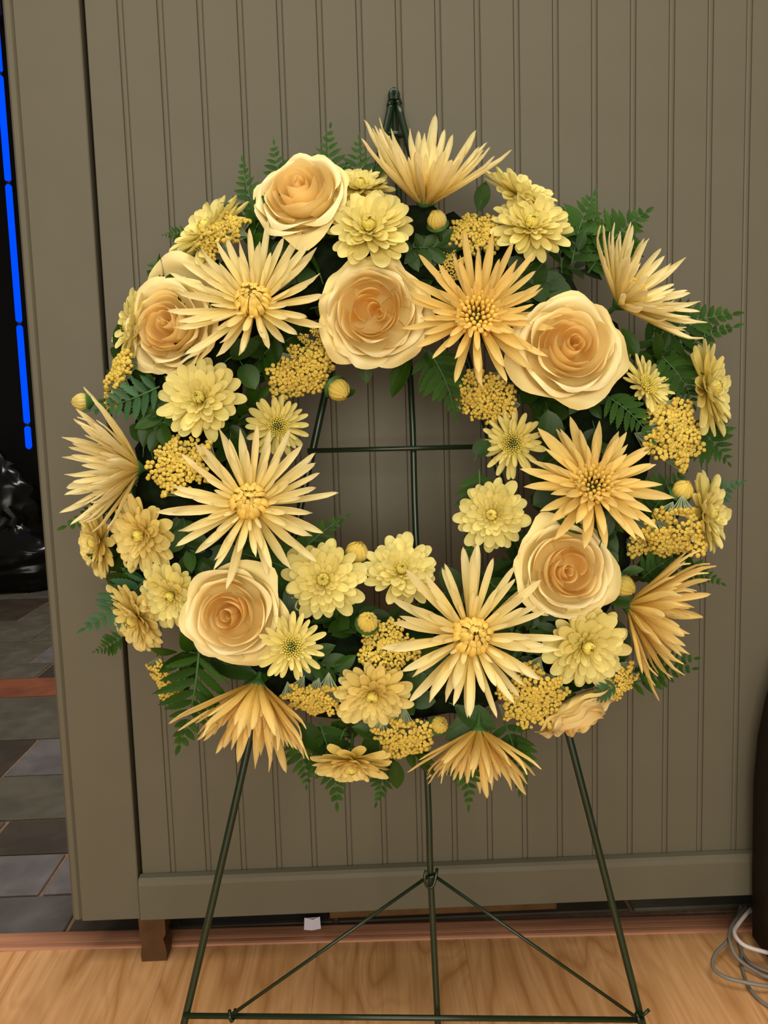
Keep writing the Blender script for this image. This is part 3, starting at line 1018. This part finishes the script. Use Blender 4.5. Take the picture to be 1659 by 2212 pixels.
# ------------------------------------------------------------------ roses
rose(640, 402, 116, 26, 118, 0.110, 0.010, 1, 'cream rose at the top left of the wreath, tilted upward', n=25)
r2 = rose(352, 700, 116, 18, 170, 0.105, 0.010, 12, 'cream rose on the left with a large pale petal behind it', n=28)
ob('petal', MB().grid(rose_petal(0.92, random.Random(5), False)).mesh('petal', 'rose_out'), r2, (0.02, 0.12, -0.10), (0, 0, pi / 2 - 0.25), (1.32, 1.15, 1.25))['label'] = 'large pale outer petal standing behind the bloom'
rose(806, 672, 124, 6, 250, 0.120, 0.012, 3, 'wide open ruffled garden rose at the inner top', garden=True, n=36)
rose(1238, 742, 130, 8, 60, 0.120, 0.022, 4, 'largest rose, cream with peach swirl, at the upper right', n=27)
rose(1232, 1232, 118, 8, 20, 0.118, 0.020, 5, 'cream rose below the golden broad spider mum on the right', n=28)
rose(494, 1332, 118, 8, 210, 0.120, 0.022, 6, 'peachy cream rose at the lower left beside a fern', n=27)
rose(1262, 1562, 100, 66, -62, 0.082, 0.0, 7, 'half hidden peach rose facing down at the lower right', n=28)

# ------------------------------------------------------------------ button mums
daisy(797, 482, 106, 24, 85, 0.112, 0.016, 'lemon', 21, 'large lemon button mum beside the top left rose')
daisy(778, 395, 80, 46, 85, 0.085, 0.0, 'lemon', 22, 'lemon button mum peeking out behind the big top one')
daisy(1150, 478, 95, 24, 80, 0.108, 0.006, 'lemon', 23, 'bright lemon button mum at the upper right, facing forward')
daisy(1132, 408, 98, 60, 62, 0.085, 0.0, 'lemon', 24, 'button mum seen from the side at the top right rim')
daisy(428, 858, 98, 12, 120, 0.112, 0.006, 'lemon', 25, 'lemon button mum just below the left rose')
daisy(602, 922, 72, 22, 320, 0.085, 0.004, 'quill', 26, 'small narrow petalled mum at the inner left edge')
daisy(1105, 958, 76, 22, 190, 0.090, 0.006, 'quill', 27, 'small narrow petalled mum at the inner right edge')
daisy(1062, 1112, 84, 16, 170, 0.092, 0.010, 'lemon', 28, 'lemon button mum at the inner right, above the largest spider mum')
daisy(1405, 828, 74, 36, 40, 0.100, 0.004, 'quill', 29, 'half open quilled mum right of the largest rose')
daisy(1330, 808, 62, 38, -20, 0.090, 0.0, 'quill', 30, 'small quilled mum mostly hidden behind the largest rose')
daisy(1545, 836, 108, 54, 6, 0.085, 0.0, 'lemon', 31, 'button mum in profile at the upper right edge')
daisy(1538, 1108, 98, 50, 2, 0.085, 0.0, 'lemon', 32, 'button mum in profile at the middle right edge')
daisy(296, 1158, 90, 28, 200, 0.105, 0.006, 'warm', 33, 'warm yellow button mum below the far left spider mum')
daisy(200, 1172, 84, 52, 190, 0.080, 0.0, 'warm', 34, 'leftmost button mum, seen side on')
daisy(365, 1290, 80, 18, 230, 0.105, 0.008, 'lemon', 35, 'button mum touching the lower left rose on its upper left')
daisy(284, 1342, 92, 50, 215, 0.085, 0.0, 'warm', 36, 'button mum turned out at the lower left edge above a fern')
daisy(698, 1252, 96, 12, 90, 0.108, 0.006, 'lemon', 37, 'lemon button mum right of the lower left rose')
daisy(868, 1228, 84, 26, 85, 0.098, 0.002, 'lemon', 38, 'lemon button mum at the inner bottom edge of the hole')
daisy(632, 1398, 78, 18, 30, 0.128, 0.018, 'quill', 39, 'small quilled mum overlapping the lower left rose')
daisy(804, 1508, 90, 22, 260, 0.115, 0.006, 'warm', 40, 'warm button mum between two yarrow heads, lower centre')
daisy(1272, 1400, 100, 14, 330, 0.112, 0.006, 'lemon', 41, 'pale lemon button mum under the right hand rose')
daisy(758, 1660, 98, 56, 268, 0.098, 0.0, 'warm', 42, 'button mum facing down at the very bottom')
daisy(276, 705, 86, 56, 172, 0.085, 0.0, 'lemon', 43, 'button mum half hidden behind the left rose')
daisy(442, 490, 108, 55, 132, 0.082, 0.0, 'lemon', 44, 'button mum behind yarrow at the upper left rim')

# ------------------------------------------------------------------ buds


def bud_mesh(nl=8):
    mb = MB()
    for n, sc, top, ph in ((13, 1.0, 0.40, 0.0), (10, 0.90, 0.16, 0.3)):
        for k in range(n):
            a = 2 * pi * k / n + ph
            P = []
            for i in range(nl):
                t = i / (nl - 1)
                rad = sc * (0.95 * sin(pi * (0.08 + 0.62 * t)) ** 0.8 * (1 - t ** 4) + top * t ** 4)
                z_ = -0.8 + 1.65 * t * (1.06 if n == 10 else 1.0) + 0.05 * (k % 3)
                hw = (pi / n) * 1.15 * max(0.5, rad) / max(rad, 0.2)
                P.append([((rad - 0.13 * abs(u)) * cos(a + u * hw), (rad - 0.13 * abs(u)) * sin(a + u * hw), z_) for u in (-1, -0.4, 0.4, 1)])
            mb.grid(P)
    return mb.mesh('bud_petals', 'daisy_warm')


BUD = bud_mesh()
CAL = MB().tube([(0, 0, -2.4), (0, 0, -1.05), (0, 0, -0.8), (0, 0, -0.45), (0, 0, -0.30)], [0.16, 0.18, 0.55, 0.90, 0.97], 12).mesh('calyx', 'stem')
for (x_, y_, R, tl, az, w, lab) in (
        (943, 472, 26, 40, 110, 0.118, 'round bud under the top spider mum'),
        (172, 868, 23, 75, 185, 0.070, 'lone bud sticking out at the far left'),
        (735, 845, 30, 60, 320, 0.080, 'bud at the inner upper left below yarrow'),
        (795, 1342, 28, 30, 70, 0.120, 'round bud above the lower centre yarrow'),
        (1478, 1056, 28, 40, 60, 0.100, 'striped bud beside the right edge mums'),
        (1352, 1268, 29, 70, 330, 0.095, 'bud tucked at the right of the right hand rose'),
        (951, 1565, 23, 30, 60, 0.105, 'small bud over the bottom spider mum'),
        (772, 1190, 31, 50, 75, 0.085, 'half open bud at the bottom of the hole')):
    root = place('mum_bud', x_, y_, R, tl, az, w, 0, lab, 'bud', 'flower buds in the wreath', 0.3)
    ob('bud_petals', BUD, root)
    ob('calyx', CAL, root)

# ------------------------------------------------------------------ yarrow


def yarrow_cluster(seed, n=17):
    r = random.Random(seed)
    a_, b_ = MB(), MB()
    for i in range(n):
        rr = 0.29 * sqrt((i + 0.4) / n)
        an = i * 2.39996 + r.uniform(-0.3, 0.3)
        c = np.array([rr * cos(an), rr * sin(an), 0.10 - 0.9 * rr * rr + r.uniform(-0.03, 0.03)])
        d = np.array([c[0] * 0.9, c[1] * 0.9, 0.30])
        d /= np.linalg.norm(d)
        s_ = r.uniform(0.044, 0.060)
        a_.tube([c - d * s_ * 1.1, c - d * s_ * 0.2, c + d * s_ * 0.6, c + d * s_ * 1.0, c + d * s_ * 0.75], [s_ * 0.55, s_ * 1.0, s_ * 1.05, s_ * 0.6, s_ * 0.1], 7)
        b_.tube([(0, 0, -0.38), c * 0.55 + (0, 0, -0.16), c - d * s_], [0.014, 0.012, 0.022], 4, False)
    return a_.mesh('floret_cluster', 'yarrow'), b_.mesh('stalks', 'stalk')


YC = [yarrow_cluster(i, 23 + 2 * (i % 3)) for i in range(5)]
YSTEM = MB().tube([(0, 0, -0.15), (0, 0, -0.5), (0, 0, -1.3)], [0.07, 0.05, 0.045], 7).mesh('stem', 'stalk')


def yarrow(x, y, R, tilt, az, w, dw, seed, label, asp=1.0, n=10, loose=1.0, spin=0.0):
    r = random.Random(seed)
    n = int(n * 1.3)
    root = place('yarrow_head', x, y, R, tilt, az, w, dw, label, 'flower', 'yarrow heads in the wreath', 0.25, spin)
    ob('stem', YSTEM, root, (0, 0, -0.1))
    for i in range(n):
        rr = 0.78 * sqrt((i + 0.3) / n)
        a = i * 2.39996 + seed
        x_, y_ = rr * cos(a), rr * sin(a) * asp
        z_ = 0.22 - 0.38 * rr * rr + r.uniform(-0.07, 0.07) * loose
        me, st = r.choice(YC)
        o = stuff(ob('floret_cluster', me, root, (x_, y_, z_), (-y_ * 0.9 + r.uniform(-0.2, 0.2), x_ * 0.9 + r.uniform(-0.2, 0.2), r.uniform(0, 6)), (r.uniform(0.9, 1.15),) * 3))
        stuff(ob('stalks', st, o))


yarrow(468, 498, 74, 40, 128, 0.098, 0.006, 1, 'yarrow head at the upper left rim before a button mum', 0.9, 11)
yarrow(1022, 502, 72, 24, 100, 0.100, 0.0, 2, 'yarrow head between the top mums, behind the golden spider mum', 0.8, 11)
yarrow(975, 566, 40, 30, 160, 0.100, 0.0, 3, 'small yarrow tuft left of the golden spider mum', 1.0, 6)
yarrow(648, 808, 80, 34, 300, 0.090, 0.0, 4, 'yarrow head at the inner upper left of the hole', 0.75, 12, spin=0.4)
yarrow(688, 742, 46, 40, 330, 0.085, 0.0, 5, 'dark yarrow tuft left of the open garden rose', 1.1, 7)
yarrow(1046, 862, 76, 34, 225, 0.090, 0.0, 6, 'yarrow head at the inner upper right below a spider mum', 0.85, 12)
yarrow(382, 1000, 84, 20, 150, 0.110, 0.004, 7, 'loose yarrow head right of the far left spider mum', 0.85, 11, 1.4)
yarrow(246, 808, 80, 62, 165, 0.080, 0.0, 8, 'yarrow head on the left rim under the left rose', 0.7, 11, spin=1.2)
yarrow(1464, 930, 90, 26, 20, 0.100, 0.004, 9, 'biggest flat yarrow head, at the right edge', 1.0, 14)
yarrow(1440, 1165, 92, 40, 262, 0.100, 0.0, 10, 'yarrow head showing grey stalks at the middle right', 1.0, 12, 2.6)
yarrow(838, 1392, 74, 24, 80, 0.112, 0.0, 11, 'yarrow head left of the largest spider mum', 0.95, 11)
yarrow(672, 1516, 70, 40, 265, 0.108, 0.004, 12, 'yarrow head below the small quilled mum', 0.9, 11)
yarrow(874, 1606, 80, 40, 275, 0.100, 0.0, 13, 'yarrow head at the bottom centre', 0.95, 12)
yarrow(1152, 1512, 84, 24, 280, 0.112, 0.0, 14, 'yarrow head beneath the largest spider mum on its right', 1.1, 13, spin=0.3)
yarrow(1338, 1482, 60, 46, 300, 0.090, 0.0, 15, 'yarrow head at the lower right edge', 0.9, 9)
yarrow(352, 1480, 62, 52, 215, 0.070, 0.0, 16, 'yarrow head behind the big fern at lower left', 1.0, 9)

# ------------------------------------------------------------------ ferns and leaves


def leaflet(seed, teeth=7):
    """serrated fern leaflet along +x with a folded midrib"""
    r = random.Random(seed)
    P = []
    nl = teeth * 2 + 1
    for i in range(nl):
        t = i / (nl - 1)
        w = (sin(pi * (0.12 + 0.88 * t)) ** 0.75) * 0.5 * (1.0 - 0.25 * t)
        if i % 2 == 1:
            w *= 0.80
        if i == nl - 1:
            w = 0.01
        bz = -0.06 * t * t
        sk = 0.05 if i % 2 == 0 else 0.0
        P.append([(t + sk, -w, bz + 0.10 * w), (t, 0, bz - 0.02), (t + sk, w, bz + 0.10 * w)])
    return P


LF = {m_: [MB().grid(leaflet(i)).mesh('leaflet', m_) for i in range(2)] for m_ in ('fern', 'fern_blue')}


def axes_along(p0, p1, up):
    X = p1 - p0
    L = np.linalg.norm(X)
    X = X / L
    Z = up - X * (up @ X)
    Z /= np.linalg.norm(Z)
    return (X, np.cross(Z, X), Z), L


def fern(b, t, w0, w1, label, wid=0.34, n=11, mat='fern', seed=0, arch=0.06, face=None, fat=0.38, group='fern fronds in the wreath'):
    r = random.Random(seed)
    p0, p1 = at_w(*b, w0), at_w(*t, w1)
    up = -FW if face is None else face
    ax, L = axes_along(p0, p1, up)
    root = empty('fern_frond', p0, ax, L)
    tag(root, label, 'fern', group)
    cur = lambda t_: (t_, 0.05 * sin(pi * t_), arch * sin(pi * t_))
    ob('rachis', MB().tube([cur(i / 8) for i in range(9)], [0.013 - 0.0011 * i for i in range(9)], 6).mesh('rachis', 'stem'), root)
    for i in range(n):
        t_ = 0.06 + 0.90 * i / n
        ln = wid * (0.55 + 0.45 * sin(pi * min(1, t_ * 1.4 + 0.12))) * (1 - t_ ** 2.6) + 0.03
        p = cur(t_)
        for sd in (-1, 1):
            ang = sd * radians(62 - 22 * t_ + r.uniform(-6, 6))
            ob('leaflet', r.choice(LF[mat]), root, p, (r.uniform(-0.25, 0.25), r.uniform(-0.1, 0.2), ang), (ln, max(0.08, fat * ln), ln))
    ob('leaflet', LF[mat][0], root, cur(0.95), (0, 0, -0.15), (0.12, 0.055, 0.1))
    return root


fern((430, 1405), (385, 1618), 0.115, 0.085, 'big fern frond hanging at the lower left below a rose', 0.40, 9, 'fern', 1, fat=0.26)
fern((320, 1245), (176, 1362), 0.075, 0.07, 'fern frond at the left edge above the turned out button mum', 0.34, 9, 'fern_blue', 2)
fern((345, 835), (188, 888), 0.105, 0.095, 'blue green fern tip on the left beside the lone bud', 0.30, 8, 'fern_blue', 3)
fern((1385, 745), (1592, 678), 0.060, 0.055, 'fern frond pointing right below the upper right spider mum', 0.30, 10, 'fern', 4)
fern((1420, 790), (1594, 704), 0.050, 0.048, 'darker fern frond just under the right pointing one', 0.20, 10, 'fern', 5)
fern((1235, 570), (1285, 418), 0.080, 0.06, 'fern frond rising at the top right beside a lemon mum', 0.42, 9, 'fern', 6)
fern((1270, 590), (1402, 455), 0.075, 0.055, 'fern frond behind the upper right spider mum', 0.40, 10, 'fern', 7)
fern((1310, 855), (1412, 955), 0.105, 0.115, 'fern frond between the broad mum and the biggest yarrow', 0.34, 8, 'fern', 8)
fern((1490, 915), (1575, 1003), 0.060, 0.06, 'dark fern frond behind the biggest yarrow at right edge', 0.55, 7, 'fern', 9)
fern((1500, 1100), (1606, 1040), 0.060, 0.05, 'fern tip poking past the middle right button mum', 0.32, 8, 'fern_blue', 10)
fern((1450, 1225), (1562, 1262), 0.065, 0.055, 'fern tip between rays of the lower right spider mum', 0.30, 8, 'fern', 11)
fern((1370, 1455), (1505, 1422), 0.065, 0.05, 'upper fern tip at the lower right', 0.26, 8, 'fern', 12)
fern((1360, 1480), (1502, 1444), 0.055, 0.045, 'lower fern tip at the lower right', 0.26, 8, 'fern', 13)
fern((1035, 1015), (1005, 1235), 0.085, 0.075, 'fern frond along the inner right edge of the hole', 0.24, 11, 'fern', 14)
fern((520, 1195), (680, 1260), 0.100, 0.090, 'dark fern frond between the left spider mum and lemon mum', 0.45, 9, 'fern', 15)
fern((640, 1205), (752, 1114), 0.080, 0.07, 'fern tip reaching into the hole at the lower left', 0.30, 8, 'fern', 16)
fern((690, 1560), (728, 1742), 0.070, 0.06, 'fern tip below the wreath left of the bottom button mum', 0.36, 9, 'fern', 17)
fern((830, 1620), (812, 1738), 0.060, 0.055, 'fern tip below the wreath right of the bottom button mum', 0.36, 8, 'fern', 18)
fern((1090, 1560), (1122, 1712), 0.070, 0.06, 'fern tip below the wreath under the lower right yarrow', 0.36, 8, 'fern', 19)
fern((990, 1600), (1012, 1745), 0.062, 0.055, 'fern tip hidden behind the bottom spider mum', 0.30, 8, 'fern', 20)
fern((560, 470), (524, 344), 0.070, 0.06, 'leftmost fern tip above the wreath top', 0.26, 8, 'fern', 21)
fern((620, 420), (592, 308), 0.070, 0.06, 'fern tip rising behind the top left rose', 0.32, 7, 'fern', 22)
fern((722, 400), (714, 272), 0.060, 0.055, 'fern tip standing right of the top left rose', 0.30, 7, 'fern', 23)
fern((780, 420), (776, 296), 0.060, 0.055, 'fern tip close to the left of the easel tip', 0.36, 7, 'fern', 24)
fern((1330, 1478), (1262, 1512), 0.110, 0.108, 'pale fern tip above the half hidden rose', 0.34, 7, 'fern_blue', 25)
fern((925, 755), (985, 905), 0.085, 0.08, 'dark fern frond along the inner upper right of the hole', 0.42, 9, 'fern', 26)
fern((960, 600), (875, 500), 0.085, 0.08, 'dark fern frond between the garden rose and the top mums', 0.42, 9, 'fern', 27)
fern((265, 1375), (203, 1408), 0.06, 0.055, 'small fern tip at the left under the turned out button mum', 0.42, 7, 'fern', 28)
fern((400, 500), (352, 508), 0.06, 0.055, 'small fern tip at the upper left rim', 0.42, 6, 'fern', 29)
fern((300, 1040), (135, 1140), 0.055, 0.05, 'fern tip behind the far left spider mum', 0.24, 9, 'fern', 30)
fern((1430, 770), (1500, 880), 0.090, 0.085, 'dark fern frond behind the upper right profile mum', 0.45, 8, 'fern', 33)
fern((1050, 1250), (1110, 1330), 0.095, 0.09, 'fern frond between the largest spider mum and right rose', 0.5, 8, 'fern', 31)
fern((640, 1590), (662, 1700), 0.06, 0.05, 'fern tip right of the downward peach spider mum', 0.4, 7, 'fern', 32)


def blade(seed, wid=0.5, point=0.6, cup=0.18, nl=8):
    P = []
    r = random.Random(seed)
    for i in range(nl):
        t = i / (nl - 1)
        w = wid * 0.5 * sin(pi * (0.04 + 0.96 * t ** (0.85 + 0.3 * point))) ** (0.55 + 0.45 * point)
        if i == nl - 1:
            w = 0.004
        P.append([(t - 0.02 * abs(u), u * w, cup * w * abs(u) * 1.2 - 0.10 * t * t) for u in (-1, -0.5, 0, 0.5, 1)])
    return MB().grid(P).mesh('leaf', 'leaf')


BL = {'round': [blade(i, 0.82, 0.1, 0.2) for i in range(2)], 'oval': [blade(i + 5, 0.52, 0.5, 0.25) for i in range(2)], 'point': [blade(i + 9, 0.50, 1.0, 0.25) for i in range(2)]}
PET = MB().tube([(-0.35, 0, -0.08), (-0.1, 0, -0.02), (0.35, 0, -0.012)], [0.022, 0.020, 0.008], 6).mesh('leaf_stalk', 'stem')


def leaf(b, t, w0, w1, kind, label, tw=0.0, seed=0):
    p0, p1 = at_w(*b, w0), at_w(*t, w1)
    f_ = facing(30, 90) * cos(tw) + np.cross((p1 - p0) / np.linalg.norm(p1 - p0), -FW) * sin(tw)
    ax, L = axes_along(p0, p1, f_)
    root = empty('broad_leaf', p0, ax, L)
    tag(root, label, 'leaf', 'broad leaves in the wreath')
    ob('leaf_blade', BL[kind][seed % 2], root)
    ob('leaf_stalk', PET, root)


leaf((500, 770), (560, 735), 0.095, 0.10, 'round', 'round glossy leaf below the upper left spider mum')
leaf((525, 790), (552, 840), 0.09, 0.092, 'round', 'round dark leaf under another, above the inner left mum')
leaf((788, 765), (792, 830), 0.075, 0.072, 'oval', 'oval leaf hanging into the hole under the garden rose')
leaf((890, 765), (840, 858), 0.085, 0.075, 'point', 'pointed leaf hanging into the hole beside the support leg', 0.3)
leaf((1035, 455), (1050, 388), 0.10, 0.102, 'oval', 'dark leaf at the right of the top spider mum')
leaf((1190, 955), (1185, 885), 0.10, 0.11, 'round', 'round glossy leaf left of the broad golden mum')
leaf((1262, 1150), (1205, 1122), 0.125, 0.13, 'oval', 'leaf lying over the top of the right hand rose')
leaf((1300, 1165), (1320, 1095), 0.125, 0.13, 'oval', 'upright leaf at the upper right of the right hand rose')
leaf((1345, 1235), (1392, 1228), 0.10, 0.105, 'point', 'leaf at the right side of the right hand rose')
leaf((805, 1580), (795, 1655), 0.10, 0.095, 'oval', 'pale green oval leaf at the bottom centre')
leaf((735, 1600), (712, 1668), 0.095, 0.09, 'oval', 'narrow leaf above the bottom button mum')
leaf((855, 1645), (858, 1708), 0.085, 0.08, 'oval', 'leaf pointing down right of the bottom button mum')
leaf((440, 1235), (540, 1195), 0.10, 0.105, 'round', 'large dark leaf over the lower left rose')
leaf((740, 862), (768, 838), 0.078, 0.07, 'point', 'leaf tip behind the inner upper left bud')
leaf((640, 1340), (625, 1255), 0.105, 0.11, 'oval', 'leaf at the right side of the lower left rose')
leaf((920, 760), (950, 800), 0.088, 0.085, 'oval', 'leaf under the golden spider mum at the hole')
leaf((1030, 985), (1055, 945), 0.085, 0.085, 'round', 'round dark leaf behind the inner right quilled mum')
leaf((310, 965), (318, 900), 0.09, 0.095, 'point', 'upright leaf right of the far left spider mum')
leaf((345, 985), (330, 905), 0.085, 0.09, 'oval', 'dark leaf above the loose yarrow on the left')
leaf((690, 590), (655, 530), 0.10, 0.105, 'point', 'narrow leaf below the top left rose', 0.9)
leaf((1375, 770), (1345, 705), 0.09, 0.09, 'oval', 'dark leaf between the largest rose and its spider mum')
leaf((1250, 540), (1262, 495), 0.085, 0.088, 'oval', 'dark leaf right of the bright upper mum')
leaf((830, 1590), (760, 1568), 0.095, 0.1, 'oval', 'dark leaf under the warm centre button mum')
leaf((690, 500), (640, 498), 0.095, 0.1, 'oval', 'leaf under the rim of the top left rose', 0.4)
leaf((985, 1275), (955, 1222), 0.088, 0.085, 'round', 'leaf behind the inner bottom lemon mum')

leaf((985, 1525), (1075, 1575), 0.080, 0.082, 'oval', 'dark leaf above the stem of the bottom spider mum', 0.2)
leaf((1040, 1545), (960, 1600), 0.078, 0.080, 'oval', 'dark leaf left above the bottom spider mum', -0.2)
leaf((455, 1425), (570, 1455), 0.080, 0.085, 'oval', 'dark leaf between the lower left rose and the peach spider mum')
leaf((600, 1440), (520, 1480), 0.082, 0.086, 'oval', 'dark leaf lying over the stem of the peach spider mum', 0.2)
leaf((1305, 1290), (1385, 1305), 0.090, 0.098, 'oval', 'dark leaf at the foot of the lower right spider mum')
leaf((1330, 1340), (1345, 1440), 0.075, 0.078, 'oval', 'dark leaf between the pale mum and the lower right spider mum')
leaf((1110, 1590), (1080, 1660), 0.070, 0.066, 'oval', 'dark leaf at the lower right of the wreath bottom')
leaf((650, 1560), (700, 1630), 0.075, 0.07, 'oval', 'dark leaf below the yarrow at lower left')
fern((1385, 1250), (1480, 1190), 0.075, 0.075, 'dark fern frond behind the stalky yarrow head', 0.5, 8, 'fern', 34)
fern((1400, 1120), (1480, 1020), 0.080, 0.080, 'dark fern frond behind the striped bud', 0.5, 8, 'fern', 35)

# dark sprigs that fill the gaps between the flowers
SPR = MB().tube([(0, 0, 0), (0.3, 0.02, 0.06), (0.65, 0.0, 0.08), (0.95, -0.03, 0.04)], [0.016, 0.014, 0.011, 0.006], 6).mesh('twig', 'stem')
r = random.Random(77)
for i in range(144):
    A = 2 * pi * (i // 4 + (0.5 if i % 4 == 3 else 0) + 0.25 * r.uniform(-1, 1)) / 36
    B = radians((r.uniform(-8, 22), r.uniform(50, 125), r.uniform(150, 185), r.uniform(5, 40))[i % 4])
    rad = RING_R + 0.042 * cos(B)
    er = EX * cos(A) + EUP * sin(A)
    et = -EX * sin(A) + EUP * cos(A)
    p = RING_C + er * rad + N * (0.034 * sin(B))
    nrm = er * cos(B) + N * sin(B)
    g = nrm * (0.60, 0.05, 0.30, 0.70)[i % 4] + et * r.choice((-1, 1)) * r.uniform(0.5, 1.0)
    ax, _ = axes_along(p, p + g, nrm * 0.7 - FW * 0.5)
    tip = p + g / np.linalg.norm(g) * 0.045
    tip2 = p + g / np.linalg.norm(g) * 0.025
    if any(np.linalg.norm(tt - (q_ + z_ * R_ * 0.25)) < (0.62 if nm in ('rose', 'spider_mum') else 0.85) * R_ for nm, q_, z_, R_ in FLOWERS for tt in ((tip, tip2) if i % 4 != 1 else (tip,))):
        continue
    root = empty('leaf_sprig', p, ax, r.uniform(0.044, 0.060))
    h12 = round(((0.25 - A / (2 * pi)) % 1.0) * 144) % 144
    hr = ('twelve', 'one', 'two', 'three', 'four', 'five', 'six', 'seven', 'eight', 'nine', 'ten', 'eleven', 'twelve')
    mn = ('', 'five past ', 'ten past ', 'quarter past ', 'twenty past ', 'twenty-five past ', 'half past ', 'twenty-five to ', 'twenty to ', 'quarter to ', 'ten to ', 'five to ')[h12 % 12]
    say = mn + hr[h12 // 12 + (h12 % 12 > 6)]
    where = ('behind the flowers on the outer rim', 'deep between the front flowers', 'on the inner rim of the hole', 'just inside the outer rim')[i % 4]
    tag(root, 'dark leaf sprig ' + where + ', at ' + say, 'sprig', 'dark leaf sprigs between the flowers')
    ob('twig', SPR, root)
    kd = r.choice(('round', 'oval', 'oval', 'point'))
    for k in range(7):
        t_ = 0.22 + 0.12 * k
        sd = 1 if k % 2 else -1
        ob('leaf', r.choice(BL[kd]), root, (t_, 0, 0.06), (r.uniform(-0.3, 0.3), r.uniform(-0.35, 0.1), sd * radians(r.uniform(35, 65)) if k < 6 else 0), (r.uniform(0.42, 0.6),) * 3)
